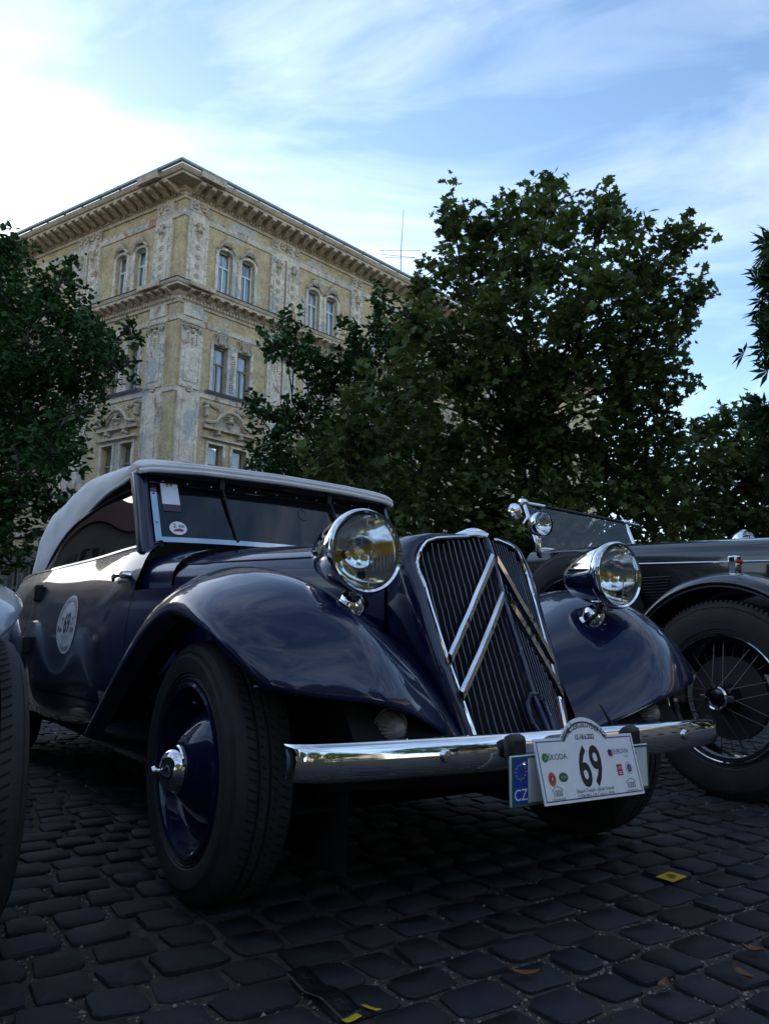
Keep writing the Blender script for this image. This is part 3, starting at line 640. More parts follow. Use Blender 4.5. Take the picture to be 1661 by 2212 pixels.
def rotmats(n, droop):
    a = rng.uniform(0, 2 * np.pi, n); tilt = np.abs(rng.normal(droop, .5, n)); b = rng.uniform(0, 2 * np.pi, n)
    ca, sa, ct, st, cb, sb = np.cos(a), np.sin(a), np.cos(tilt), np.sin(tilt), np.cos(b), np.sin(b); z = np.zeros(n); o = np.ones(n)
    Ra = np.stack([ca, -sa, z, sa, ca, z, z, z, o], 1).reshape(n, 3, 3); Rt = np.stack([o, z, z, z, ct, -st, z, st, ct], 1).reshape(n, 3, 3); Rb = np.stack([cb, -sb, z, sb, cb, z, z, z, o], 1).reshape(n, 3, 3)
    return Rb @ Rt @ Ra
def leafmesh(name, pos, size, kind, m, droop=.7):
    V, F = leaf_shape(kind); V = np.array(V); n = len(pos); RM = rotmats(n, droop); sz = size * rng.uniform(.6, 1.25, n)
    P = (np.einsum('nij,kj->nki', RM, V) * sz[:, None, None] + pos[:, None, :]).reshape(-1, 3); nv = len(V)
    me = bpy.data.meshes.new(name); fl = [len(f) for f in F]; idx = np.concatenate([np.array(f) for f in F]); tot = len(idx)
    allidx = (idx[None, :] + (np.arange(n) * nv)[:, None]).ravel(); starts = (np.concatenate([[0], np.cumsum(fl)[:-1]])[None, :] + (np.arange(n) * tot)[:, None]).ravel()
    me.vertices.add(n * nv); me.vertices.foreach_set('co', P.ravel()); me.loops.add(n * tot); me.loops.foreach_set('vertex_index', allidx)
    me.polygons.add(n * len(F)); me.polygons.foreach_set('loop_start', starts); me.polygons.foreach_set('loop_total', np.tile(fl, n)); me.update(calc_edges=True); me.validate(); me.materials.append(m); return me
PLEAF = mat('plane_leaf', (.062, .088, .020), .5, island=.75, transl=.35, spec=.35); PLEAF.diffuse_color = (.05, .1, .02, 1)
SLEAF = mat('small_leaf', (.024, .058, .012), .55, island=.5, transl=.25, spec=.25)
HLEAF = mat('hanging_leaf', (.022, .05, .016), .55, island=.4, transl=.25, spec=.25)
BARK = mat('bark', (.055, .045, .035), .9, var=.35, vscale=6, bump=.8, bscale=20)
def clumps(blobs, depth, dvar, per_r2, sub=.36):
    """blobs (u, v, radius px) seen at a distance -> leaf positions gathered on many small twigs"""
    out = []; cents = []
    for b in blobs:
        u, v, r_ = b[:3]; dd = b[3] if len(b) > 3 else depth + random.gauss(0, dvar); c = np.array(unproj(u, v, dd)); rad = r_ / FPX * dd; cents.append((c, rad))
        n = max(4, int((rad / .5) ** 2 * per_r2)); nt = max(3, int(n / 26))
        d = rng.normal(size=(nt, 3)); d /= np.linalg.norm(d, axis=1)[:, None]; tw = c + d * rad * (rng.uniform(.25, 1, nt) ** .55)[:, None]
        for q, dd_ in zip(tw, d):
            k = rng.integers(14, 36); t_ = rng.uniform(0, 1, k)[:, None]; ax = dd_ * .6 + rng.normal(0, .5, 3) + np.array([0, 0, .25]); ax /= np.linalg.norm(ax)
            out.append(q + ax * (t_ - .4) * sub * 1.5 + rng.normal(0, sub * .30, (k, 3)) * (1.15 - .7 * t_))
    return np.vstack(out), cents
def tree(name, label, base, blobs, depth, dvar, per, size, kind, m, trunk_r, droop=.7, group=None, singles=0, twig=.36):
    t_ = thing(name, label, 'tree', base, 0, group); b = Vector(base)
    pos, cents = clumps(blobs, depth, dvar, per, twig); pos = pos[pos[:, 2] > .25]; pos = pos - np.array(base)
    tm = MB(); fork = Vector((0, 0, max(1.6, min(c[0][2] for c in cents) * .8)))
    tm.tube([(0, 0, -.1), (.03, .02, fork.z * .5), fork], .2, 10, rs=[trunk_r * 1.35, trunk_r, trunk_r * .85])
    top = max(c[0][2] for c in cents); hub = fork + Vector((sum(c[0][0] for c in cents) / len(cents) - b.x, sum(c[0][1] for c in cents) / len(cents) - b.y, 0)) * .3 + Vector((0, 0, (top - fork.z) * .35))
    tm.tube([fork, (fork + hub) / 2 + Vector((.1, .05, 0)), hub], .1, 8, rs=[trunk_r * .85, trunk_r * .6, trunk_r * .45])
    for c, rad in cents:
        e = Vector(c) - b; s_ = fork if e.z < hub.z else hub; mid_ = (s_ + e) / 2 + Vector((random.gauss(0, .2), random.gauss(0, .2), random.gauss(.15, .15)))
        tm.tube([s_, mid_, e], .05, 6, rs=[trunk_r * .17, trunk_r * .10, .014])
        for k in range(5):
            d = Vector(rng.normal(size=3)).normalized() * rad * .85; tm.tube([e, e + d * .5 + Vector((0, 0, .06)), e + d], .02, 5, rs=[.022, .013, .006])
    tm.build('trunk', BARK, t_)
    if singles:
        dist = np.linalg.norm(pos + np.array(base) - np.array([0, 0, CZ]), axis=1); order = np.argsort(dist); near = pos[order[:singles]]; pos = pos[order[singles:]]
        V, F = leaf_shape(kind); mm = bpy.data.meshes.new('leaf'); mm.from_pydata([tuple(np.array(v) * size) for v in V], [], F); mm.materials.append(PLEAF1)
        for q in near: s_ = random.uniform(.75, 1.25); link('leaf', mm, t_, q, (abs(random.gauss(.7, .5)), random.gauss(0, .3), random.uniform(0, 6.28)), (s_, s_, s_))
    cr_ = bpy.data.objects.new('crown', leafmesh('crown', pos, size, kind, m, droop)); col.objects.link(cr_); cr_.parent = t_; tag(cr_, kind='stuff'); return t_
PLEAF1 = mat('plane_leaf_single', (.062, .088, .020), .5, rand=.75, transl=.35, spec=.35)
tree('plane_tree', 'large spreading plane tree with lobed leaves standing behind the two old cars', (2.3, 13.3, 0),
     [(1005, 470, 55), (975, 450, 28), (1090, 490, 66), (1190, 455, 60), (1195, 405, 26), (1305, 470, 55), (1315, 430, 24), (1390, 560, 80), (1455, 545, 40), (1480, 515, 20), (1450, 640, 62), (1490, 650, 22), (1200, 580, 130), (1055, 610, 100), (950, 590, 42), (985, 560, 30),
      (1300, 690, 130), (1420, 750, 60), (1465, 730, 22), (1120, 740, 140), (960, 740, 95), (890, 690, 52), (925, 640, 40), (1260, 860, 160), (1060, 900, 150), (880, 850, 85), (1390, 870, 85), (1440, 830, 35), (800, 930, 80), (930, 1010, 120), (1130, 1040, 140), (1310, 1040, 130),
      (1430, 1000, 85), (760, 1000, 70), (700, 1010, 50), (860, 1090, 100), (1030, 1130, 120), (1220, 1150, 130), (1390, 1130, 110), (1500, 1120, 90), (950, 1190, 110), (1120, 1230, 120), (1280, 1250, 120), (1430, 1230, 110), (820, 1180, 90)], 12.0, .9, 430, .165, 'plane', PLEAF, .2, singles=300)
tree('plane_tree', 'lower plane tree growing to the right of the large spreading plane', (8.6, 15.6, 0),
     [(1530, 940, 45), (1560, 900, 22), (1600, 900, 34), (1625, 925, 25), (1590, 980, 70), (1505, 1000, 60), (1640, 990, 70), (1560, 1080, 100), (1660, 1080, 100), (1460, 1080, 60), (1600, 1180, 120), (1720, 1000, 90), (1750, 1150, 130)], 14.5, .7, 340, .18, 'plane', PLEAF, .16)
tree('linden_tree', 'dark small-leaved tree leaning over the car roof in front of the ochre house', (-8.6, 14.2, 0),
     [(30, 1110, 80), (-40, 1180, 90), (100, 1080, 45), (10, 1180, 50), (200, 820, 55), (235, 790, 30), (180, 700, 45), (110, 980, 60), (205, 740, 40), (140, 690, 40), (35, 560, 40), (15, 520, 22), (10, 640, 90), (120, 630, 55), (140, 595, 30), (60, 740, 120), (165, 760, 75), (240, 740, 38), (275, 715, 14), (272, 790, 24), (60, 890, 130), (150, 900, 60), (165, 840, 45), (40, 1020, 90), (-60, 700, 170), (-80, 900, 200), (-60, 1050, 120), (120, 1000, 45), (-120, 560, 120)], 13.0, .8, 470, .125, 'small', SLEAF, .17, group='dark small-leaved trees', twig=.3)
tree('linden_tree', 'dark small-leaved tree squeezed between the ochre house and the large plane', (-1.3, 17.6, 0),
     [(615, 735, 42), (640, 700, 22), (590, 745, 22), (680, 790, 48), (650, 760, 30), (770, 780, 60), (850, 720, 60), (830, 650, 26), (770, 700, 24), (740, 860, 90), (660, 890, 50), (620, 910, 34), (560, 900, 24), (545, 880, 14), (590, 960, 45), (640, 1000, 70), (740, 980, 90), (850, 900, 110), (560, 1000, 26), (700, 1080, 110), (850, 1080, 120), (880, 780, 60)], 15.5, .6, 470, .14, 'small', SLEAF, .15, group='dark small-leaved trees', twig=.32)
tree('ash_tree', 'tree with drooping leaf fans hanging in from beyond the black car', (9.2, 10.4, 0),
     [(1672, 552, 20), (1695, 560, 24), (1668, 655, 18), (1692, 670, 26), (1676, 745, 14), (1760, 640, 40), (1760, 760, 40), (1840, 600, 110), (1850, 800, 120), (1665, 905, 14), (1800, 1000, 140), (1700, 940, 40)], 10.5, .4, 170, .24, 'long', HLEAF, .14, droop=1.0)

# ------------------------------------------------------------------ the navy cabriolet
car = thing('vintage_cabriolet', 'navy blue vintage cabriolet with double chevron grille and grey canvas top', 'car', W((0, 0, 0)), YAW)
OFFZ = [.24, .30, .42, .62, .80, .93, 1.0, 1.035, 1.06]; OFFX = [-.12, -.05, -.012, 0, -.012, -.042, -.068, -.09, -.125]
WMY = [.2, .75, 1.05, 1.72, 2.22, 2.8, 3.3, 3.75, 4.05]; WMX = [.50, .675, .728, .772, .832, .85, .82, .68, .45]
BELT = lambda y: ips(y, [.7, 1.05, 1.7, 2.3, 2.9, 3.4, 3.8, 4.05], [1.045, 1.05, 1.035, 1.02, 1.02, .97, .84, .66])
def side(y, z):
    return ips(y, WMY, WMX) + ip(z, OFFZ, OFFX)
def side2(y, z):                                                     # smooth in z
    return ips(y, WMY, WMX) + ips(z, OFFZ, OFFX)
def closed_section(y, w, h, zs, p=2.5, n=12, zlow=.42, wl=None):
    pts = [((wl or w) * (1 if k < 3 else 1), y, zlow + (zs - zlow) * k / 4) for k in range(4)]
    for k in range(n + 1):
        a = math.pi / 2 * k / n; c_, s_ = max(0, math.cos(a)) ** (2 / p), max(0, math.sin(a)) ** (2 / p); pts.append((w * c_, y, zs + (h - zs) * s_))
    return pts + [(-x, yy, z) for x, yy, z in pts[-2::-1]]
BW = lambda y: ips(y, [-.2, .0, .25, .5, .745], [.262, .335, .43, .53, .612]); BH = lambda y: ips(y, [-.2, .1, .45, .745, 1.03], [.985, 1.012, 1.035, 1.05, 1.066])
rows = [closed_section(y, BW(y), BH(y), .86, 2.5) for y in np.linspace(-.165, .742, 18)]
MB().grid(rows).build('bonnet', NAVY, car, sharp=50)
CW = lambda y: ips(y, [.75, .88, 1.0, 1.06], [.614, .640, .663, .672])
rows = [closed_section(y, CW(y), BH(y), .88, 2.9) for y in np.linspace(.750, 1.05, 8)]
MB().grid(rows).build('cowl', NAVY, car, sharp=50)
mb = MB()                                                            # bonnet shut lines along both flanks (thin raised bead)
for sg in (-1, 1):
    pts = []
    for y in np.linspace(-.06, .735, 20):
        w, h = BW(y), BH(y); a = math.asin(min(1, ((.945 + .012 * y - .86) / (h - .86)) ** (2.5 / 2))); pts.append((sg * (w * math.cos(a) ** .8 + .001), y, .945 + .012 * y))
    mb.tube(pts, .0032, 6)
mb.build('bonnet_seam', BLACKTRIM, car)
# side panels as patches of one surface with real gaps
DOOR0, DOOR1, GAP = .962, 2.262, .006
def door_bottom(y): return .415 + max(0, (y - 2.05) / .21) ** 2.2 * .13 + max(0, (1.05 - y) / .09) ** 2 * .02
def patch(y0, y1, zlo, zhi, sg, ny=14, nz=16, off=0):
    rows = []
    for i in range(ny + 1):
        y = y0 + (y1 - y0) * i / ny; a, b = zlo(y), zhi(y); rows.append([(sg * (side2(y, min(1.06, a + (b - a) * k / nz)) + off), y, a + (b - a) * k / nz) for k in range(nz + 1)])
    return rows
belt = lambda y: BELT(y)
for sg in (-1, 1):
    fr = MB().grid(patch(.60, DOOR0 - GAP, lambda y: .26, lambda y: min(1.0, .86 + .0 * y), sg, 6)).build('cowl_side', NAVY, car)
    dr = MB().grid(patch(DOOR0, DOOR1, lambda y: door_bottom(y) + GAP, belt, sg, 30, 18)).build('door', NAVY, car)
    # returned door edge so that the shut line reads
    MB().grid(patch(DOOR0 - GAP, DOOR1 + GAP, lambda y: .26, lambda y: door_bottom(y), sg, 26, 6)).build('sill', NAVY, car)
    qp = MB().grid(patch(DOOR1 + GAP, 4.05, lambda y: .30, belt, sg, 26, 16)).build('rear_quarter', NAVY, car)
    MB().grid(patch(.97, 3.9, lambda y: .27, lambda y: min(.98, BELT(y) - .03), sg, 20, 10, -.022)).build('inner_panel', DARK, car)
    bt = MB(); bt.tube([(sg * (side2(y, BELT(y)) - .012), y, BELT(y) + .004) for y in np.linspace(.97, 3.3, 30)], .014, 8); bt.build('belt_roll', NAVY, car)
    if sg < 0: DOOR = dr
    # door handle
    hx = -(side2(1.02, .93)) if sg < 0 else side2(1.02, .93); h_ = MB()
    zc = .925; yb = 1.055
    h_.lathe([(0, 0), (.017, 0), (.015, .03), (.012, .042), (0, .045)], 'x', (0, 0, 0), 14)
    h_ = h_.moved((hx, yb, zc)) if sg > 0 else h_.moved((hx, yb, zc), -1)
    h_.tube([(hx + sg * .04, yb - .012, zc), (hx + sg * .045, yb + .04, zc + .002), (hx + sg * .045, yb + .09, zc - .004), (hx + sg * .036, yb + .12, zc - .016)], .01, 8, rs=[.011, .011, .009, .006]); h_.build('door_handle', CHROME, dr)
    for yy, zz in ((2.258, .90), (2.262, .635)):
        MB().box((sg * (side2(yy, zz) + .012), yy, zz), (.038, .05, .085)).build('hinge', BLACKTRIM, dr, bevel=.006)
mb = MB(); mb.grid([[(x, y, .25) for x in (-.7, .7)] for y in (-.3, 3.9)]); mb.build('floor_pan', DARK, car)
mb = MB(); mb.box((0, 1.95, .93), (1.1, .12, .30)); mb.box((0, 1.8, .72), (1.1, .5, .12)); mb.build('seat', mat('seat_leather', (.03, .02, .016), .6), car, bevel=.03)
MB().lathe([(.19, -.01), (.205, 0), (.19, .01), (.18, 0), (.19, -.01)], 'y', (.32, 1.33, 1.0), 28).build('steering_wheel', BLACKTRIM, car)
# boot
rows = [closed_section(y, side2(y, BELT(y)) - .01, BELT(y) + .05 * math.sin(math.pi * min(1, max(0, (4.08 - y) / 1.1))) + .002, BELT(y) - .01, 2.6, 12, BELT(y) - .03) for y in np.linspace(2.95, 4.04, 12)]
MB().grid(rows).build('boot_deck', NAVY, car)

# front wings: a network of longitudinal curves from the tail to the front lip
WING = [
 [(-.675, .90, .36), (-.655, .62, .60), (-.605, .32, .76), (-.46, .08, .79), (-.345, -.14, .74), (-.275, -.285, .65), (-.245, -.39, .535), (-.222, -.465, .415)],
 [(-.72, .90, .365), (-.70, .60, .625), (-.655, .29, .825), (-.59, .06, .862), (-.53, -.15, .838), (-.465, -.31, .757), (-.405, -.445, .635), (-.36, -.53, .475)],
 [(-.765, .895, .365), (-.755, .585, .62), (-.725, .27, .835), (-.695, .04, .878), (-.66, -.15, .866), (-.61, -.335, .805), (-.555, -.485, .69), (-.515, -.57, .535)],
 [(-.815, .885, .36), (-.818, .57, .585), (-.81, .25, .775), (-.80, .03, .836), (-.785, -.15, .828), (-.758, -.325, .77), (-.71, -.46, .67), (-.66, -.53, .553)],
 [(-.85, .87, .35), (-.862, .545, .545), (-.868, .235, .715), (-.868, .02, .782), (-.864, -.14, .778), (-.852, -.29, .728), (-.815, -.405, .655), (-.752, -.49, .565)],
 [(-.86, .85, .335), (-.874, .525, .51), (-.882, .225, .672), (-.884, .02, .742), (-.884, -.13, .742), (-.877, -.265, .705), (-.850, -.365, .645), (-.802, -.445, .582)],
 [(-.845, .84, .33), (-.858, .52, .50), (-.866, .22, .662), (-.868, .02, .732), (-.868, -.128, .732), (-.861, -.258, .695), (-.834, -.353, .635), (-.786, -.433, .572)]]
for r_ in WING: x, y, z = r_[-1]; r_.append((x + .008, y + .045, z - .008))
WING[5] = [(x + .004, y, z - .006) for x, y, z in WING[5]]; WING[6] = [(x + .035, y + .004, z - .016) for x, y, z in WING[6]]
wing = MB().grid(surf(WING, 36, 62))
for sg in (-1, 1):
    w_ = (wing if sg < 0 else wing.moved((0, 0, 0), -1)).build('front_wing', NAVY, car, sharp=60)
    nrow = surf(WING, 36, 62); lip = [r[-1] for r in nrow]
    MB().tube([(x if sg < 0 else -x, y, z) for x, y, z in lip], .004, 6).build('wing_lip', NAVY, w_)
    # dark liner behind the wheel
    ln = MB().grid([[(sg * .60, .9 * math.cos(a) * .72, .05 + .70 * math.sin(a)) , (sg * .30, .9 * math.cos(a) * .72, .05 + .66 * math.sin(a))] for a in np.linspace(0.1, math.pi - .55, 14)]); ln.add([(sg * .5, -.35, .1), (sg * .5, .8, .1), (sg * .5, .8, .74), (sg * .5, .1, .78), (sg * .5, -.35, .62)], [(0, 1, 2, 3, 4)]); ln.build('wheel_well', DARK, w_)
# rear wings
RW = [[(-.78, 2.52, .34), (-.80, 2.72, .66), (-.80, 3.0, .83), (-.79, 3.3, .84), (-.74, 3.6, .70), (-.66, 3.9, .42)],
      [(-.83, 2.50, .335), (-.875, 2.69, .66), (-.90, 2.99, .80), (-.89, 3.32, .80), (-.84, 3.63, .66), (-.76, 3.95, .40)],
      [(-.87, 2.49, .33), (-.925, 2.68, .62), (-.955, 2.99, .70), (-.945, 3.33, .70), (-.90, 3.65, .58), (-.81, 3.97, .38)],
      [(-.865, 2.50, .32), (-.93, 2.70, .52), (-.96, 3.0, .585), (-.95, 3.32, .585), (-.90, 3.63, .50), (-.81, 3.95, .34)]]
rwm = MB().grid(surf(RW, 18, 30))
for sg in (-1, 1): (rwm if sg < 0 else rwm.moved((0, 0, 0), -1)).build('rear_wing', NAVY, car, sharp=60)

# wheels
def tyre_profile(Ro, Rr, w, xo):                                     # (r, h) outer face at h = xo, going inwards
    return [(Rr - .012, xo - .02), (Rr + .004, xo - .004), (Rr + .012, xo + .003), (Rr + .016, xo - .001), (Rr + .02, xo + .004), (Rr + .024, xo + .002), (Rr + .028, xo + .007), (Rr + (Ro - Rr) * .42, xo + .013), (Rr + (Ro - Rr) * .62, xo + .014), (Ro - .036, xo + .010), (Ro - .034, xo + .006), (Ro - .03, xo + .007), (Ro - .028, xo + .003), (Ro - .012, xo - .004), (Ro - .003, xo - .016),
            (Ro, xo - .03), (Ro + .001, xo - .05), (Ro - .007, xo - .052), (Ro - .007, xo - .058), (Ro + .002, xo - .06), (Ro + .003, xo - w / 2 + .004), (Ro - .005, xo - w / 2 + .002), (Ro - .005, xo - w / 2 - .004), (Ro + .003, xo - w / 2 - .006),
            (Ro, xo - w + .04), (Ro - .003, xo - w + .02), (Ro - .03, xo - w), (Rr + .02, xo - w - .004), (Rr - .012, xo - w + .02)]
def sided(mb, sg): return mb if sg > 0 else mb.moved((0, 0, 0), -1)
TY = MB().lathe(tyre_profile(.336, .222, .165, .0), 'x', (0, 0, 0), 72)
RIM = MB().lathe([(.226, -.006), (.226, .004), (.218, .008), (.211, .003), (.206, -.012), (.203, -.035), (.196, -.05), (.19, -.052), (.186, -.065), (.183, -.09), (.178, -.098), (.16, -.10), (.155, -.095)], 'x', (0, 0, 0), 64)
BELL = MB().lathe([(.157, -.098), (.152, -.07), (.145, -.05), (.139, -.04), (.12, -.022), (.095, .0), (.075, .016), (.064, .022), (.058, .022)], 'x', (0, 0, 0), 56)
HCAP = MB().lathe([(.061, .020), (.063, .027), (.060, .031), (.058, .029), (.054, .042), (.044, .056), (.028, .066), (.014, .070), (.011, .073), (.010, .080), (.013, .086), (.010, .094), (0, .097)], 'x', (0, 0, 0), 40)
def wheel(parent, c, sg, ybend=0):
    e = sided(TY, sg).build('wheel', RUBBER, parent, sharp=28); e.location = c
    for mb_, nm, m_ in ((RIM, 'rim', NAVY), (BELL, 'hub_shell', NAVY), (HCAP, 'hub_cap', CHROME)): sided(mb_, sg).build(nm, m_, e, sharp=30)
    # shallow sipes across the tread
    sp_ = MB()
    for k in range(90):
        a = 2 * math.pi * k / 90; r0 = .3385
        for h0, h1 in ((-.028, -.05), (-.062, -.078), (-.09, -.104), (-.115, -.137)):
            sp_.add([(sg * h0, r0 * math.cos(a), r0 * math.sin(a)), (sg * h1, r0 * math.cos(a + .03), r0 * math.sin(a + .03)), (sg * h1, r0 * math.cos(a + .045), r0 * math.sin(a + .045)), (sg * h0, r0 * math.cos(a + .015), r0 * math.sin(a + .015))], [(0, 1, 2, 3)])
    tag(sp_.build('tread_sipes', DARK, e, sharp=0), kind='stuff')
    MB().tube([(sg * -.03, .0, .165), (sg * -.008, -.01, .172)], .004, 6).build('valve', CHROME, e)
    return e
for sg in (-1, 1):
    wheel(car, (sg * .795, 0, .334), sg); wheel(car, (sg * .80, 3.09, .334), sg)
MB().tube([(-.7, 0, .33), (.7, 0, .33)], .05, 10).build('axle', DARK, car)
mb = MB(); mb.box((0, .25, .36), (.62, 1.0, .24)); mb.build('gearbox', DARK, car, bevel=.05)

# grille: V-shaped, leaning back; a(t) runs from top to bottom
GT = [0, .06, .14, .3, .5, .75, 1.0]
def gedge(t): return (ips(t, GT, [.055, .165, .212, .215, .208, .194, .172]), ips(t, GT, [-.288, -.252, -.245, -.285, -.335, -.395, -.452]), ips(t, GT, [.995, .982, .93, .83, .71, .57, .425]))
def gridge(z): return (ip(z, [.37, .427, .531, .804, .919, .998], [-.59, -.558, -.497, -.379, -.339, -.302]))
def gface(x, z):                                                     # surface of the grille at (x,z)
    xe, ye = .2, 0
    ts = np.linspace(0, 1, 60); E = np.array([gedge(t) for t in ts]); k = np.argmin(np.abs(E[:, 2] - z)); xe, ye = E[k, 0], E[k, 1]
    f_ = min(1, abs(x) / max(xe, .02)); yr = gridge(z); return yr + (ye - yr) * f_ ** 1.15
EDGE = [gedge(t) for t in np.linspace(0, 1, 40)]
for sg in (-1, 1):
    MB().tube([(sg * x, y - .004, z) for x, y, z in EDGE], .0062, 8).build('grille_trim', CHROME, car)
    # shell: from the trim outwards and back to the bonnet
    rows = []
    for i, (x, y, z) in enumerate(EDGE):
        t_ = i / 39; nx, nz_ = ip(t_, [0, .08, .16, .3, 1], [.15, .6, .95, 1, 1]), ip(t_, [0, .08, .16, .3, 1], [1, .8, .35, .0, 0])
        if i == 0: pass
        o = []
        for d, b in ((0, 0), (.010, -.006), (.024, -.004), (.038, .012), (.048, .04), (.053, .085), (.055, .16), (.055, .30)):
            kx = d * (1.0 if z > .6 else .9); o.append((sg * (x + nx * kx + (.0 if t_ > .1 else 0)), y + b, min(z + nz_ * kx * .45, 1.001 if z > .9 else 9)))
        rows.append(o)
    MB().grid(rows).build('grille_shell', NAVY, car, sharp=60)
mb = MB(); mb.grid([[(x, gedge(0)[1] - .012 * (1 - abs(x) / .06) + b, .995 + .004 * (1 - abs(x) / .06) + c_) for b, c_ in ((0, 0), (.03, .004), (.08, .002), (.16, -.006))] for x in np.linspace(-.062, .062, 9)]); mb.build('shell_top', NAVY, car, sharp=60)
back = MB().grid([[(sx * x * f_, gface(x * f_, z) + .03, z) for f_ in (0, .5, .98)] for sx in (1,) for x, y, z in EDGE]); back.mirror(); back.build('grille_core', DARK, car)
BARM = mat('grille_bar_paint', (.006, .010, .040), .3, 0, 1.0)
for sg in (-1, 1):
    for k in range(13):
        f_ = (k + .4) / 13.2; pts = []
        for t in np.linspace(.0, 1, 26):
            x, y, z = gedge(t); xx = f_ * .213
            if xx > x - .004 or ((xx / .036) ** 2 + ((z - .482) / .066) ** 2 < 1): continue
            pts.append((sg * xx, gface(xx, z) - .001, z - .004))
        # bars end at the curved top edge
        if len(pts) > 3: MB().tube(pts, .0023, 6).build('grille_bar', BARM, car)
MB().tube([(0, gridge(z) - .005, z) for z in np.linspace(.385, .992, 22)], .0085, 8).build('grille_ridge', NAVY, car)
# crank hole surround
ring = [(.0 + .036 * math.cos(a), .478 + .062 * math.sin(a) * (1 if abs(math.sin(a)) < .9 else 1)) for a in np.linspace(0, 2 * math.pi, 25)]
MB().tube([(x, gface(x, z) - .010, z) for x, z in ring], .0075, 8, caps=False).build('crank_hole_rim', NAVY, car)
hm = MB(); hm.add([(x * .95, gface(x, z) - .007, z) for x, z in ring[:-1]], [tuple(range(24))]); hm.build('crank_hole', DARK, car, sharp=0)
# double chevron
for (za, ze, xe, ya) in ((.919, .622, .200, 0), (.804, .524, .193, 0)):
    for sg in (-1, 1):
        c = MB(); rows = []
        for q in np.linspace(0, 1, 14):
            x = .006 + (xe - .006) * q; z = za + (ze - za) * q; y = gface(x, z) - .012; rows.append([(sg * x, y + .010, z + .025), (sg * x, y - .004, z + .019), (sg * x, y - .006, z - .004), (sg * x, y + .010, z - .026)])
        c.grid(rows); c.build('chevron', CHROME, car, sharp=25)
# bonnet mascot
mb = MB(); mb.grid([[(-.062 * (1 - q) ** .7 - .003, -.19 - .128 * q, 1.0 + .006 * math.sin(q * 3) - .010 * q), (0, -.19 - .130 * q, 1.026 + .014 * math.sin(q * 3.1) - .022 * q), (.062 * (1 - q) ** .7 + .003, -.19 - .128 * q, 1.0 + .006 * math.sin(q * 3) - .010 * q)] for q in np.linspace(0, 1, 9)])
mb.box((0, -.12, 1.008), (.014, .16, .014)); mb.build('bonnet_mascot', CHROME, car, sharp=30, solid=.004)

# headlamps on stalks
def headlamp(sg):
    c = (sg * .496, -.395, .905)
    body = MB().lathe([(.106, .0), (.108, .012), (.105, .03), (.1, .06), (.088, .11), (.066, .165), (.04, .20), (.016, .222), (0, .226)], 'y', (0, 0, 0), 48).build('headlamp', CHROME, car, sharp=40); body.location = c
    MB().lathe([(.098, -.002), (.1, -.014), (.106, -.018), (.111, -.012), (.113, .0), (.112, .012), (.107, .02)], 'y', (0, 0, 0), 48).build('rim', CHROME, body, sharp=40)
    MB().lathe([(.099, -.004), (.09, -.016), (.07, -.026), (.04, -.034), (0, -.037)], 'y', (0, 0, 0), 40).build('lens', LENS, body, sharp=60)
    MB().lathe([(.098, .0), (.086, .03), (.065, .06), (.04, .08), (.015, .09), (0, .091)], 'y', (0, 0, 0), 36).build('reflector', REFLECTOR, body, sharp=60)
    MB().lathe([(0, .012), (.008, .016), (.011, .025), (.011, .05), (.009, .085)], 'y', (0, 0, 0), 16).build('bulb', AMBER, body); MB().tube([(0, -.018, -.09), (0, -.028, -.02), (0, -.030, .0)], .0028, 6).build('lens_bar', REFLECTOR, body)
    fl = MB()
    for k in range(-7, 8):
        x = k * .012
        if abs(k) > 0: h_ = math.sqrt(max(0, .09 ** 2 - x * x)) * .9; fl.tube([(x, -.030 + (x / .1) ** 2 * .02 + .004, z) for z in np.linspace(-h_, h_ * .35, 6)], .0013, 4)
    tag(fl.build('lens_flutes', LENS, body), kind='stuff')
    em = MB(); f3 = lambda a, b: (a, -.0255 - .002, b + .072); flat(em, [(-.014, .014), (.014, .014), (.013, -.004), (0, -.017), (-.013, -.004)], f3); em.build('lens_badge', CHROME, body, sharp=0)
    em = MB(); text(em, 'M', 0, -.006, .016, lambda a, b: (a, -.0285, b + .072)); em.build('badge_letter', INK, body, sharp=0)
    ft = MB(); ft.tube([(0, .05, -.092), (-sg * .012, .075, -.125), (-sg * .03, .11, -.16)], .02, 12, rs=[.020, .017, .03]); ft.lathe([(0, -.045), (.02, -.04), (.034, -.02), (.038, 0), (.03, .025), (.012, .04)], 'z', (-sg * .018, .085, -.135), 18); ft.lathe([(.026, -.01), (.03, .0), (.02, .012), (0, .014)], 'z', (0, .05, -.105), 16); ft.build('stalk', CHROME, body)
    MB().tube([(sg * -.03, .05, -.10), (sg * -.045, .05, -.13), (sg * -.055, .1, -.165)], .006, 8).build('cable', BLACKTRIM, body)
for sg in (-1, 1): headlamp(sg)
# small fluted side lamps
for sg in (-1, 1):
    b = MB().lathe([(.047, .04), (.052, .01), (.053, -.004), (.050, -.010), (.044, -.009)], 'y', (0, 0, 0), 28).build('side_lamp', CHROME, car); b.location = (sg * .48, -.492, .47)
    rows = []
    for k in range(49):
        a = 2 * math.pi * k / 48; q = 1 - .10 * (k % 2); rows.append([(r_ * q * math.cos(a), h_, r_ * q * math.sin(a)) for r_, h_ in ((.044, -.006), (.040, -.022), (.030, -.038), (.016, -.050), (.001, -.054))])
    MB().grid(rows).build('lens', FLUTED, b, sharp=15); MB().tube([(0, .02, 0), (0, .12, -.02), (0, .2, .02)], .018, 8).build('bracket', BLACKTRIM, b)
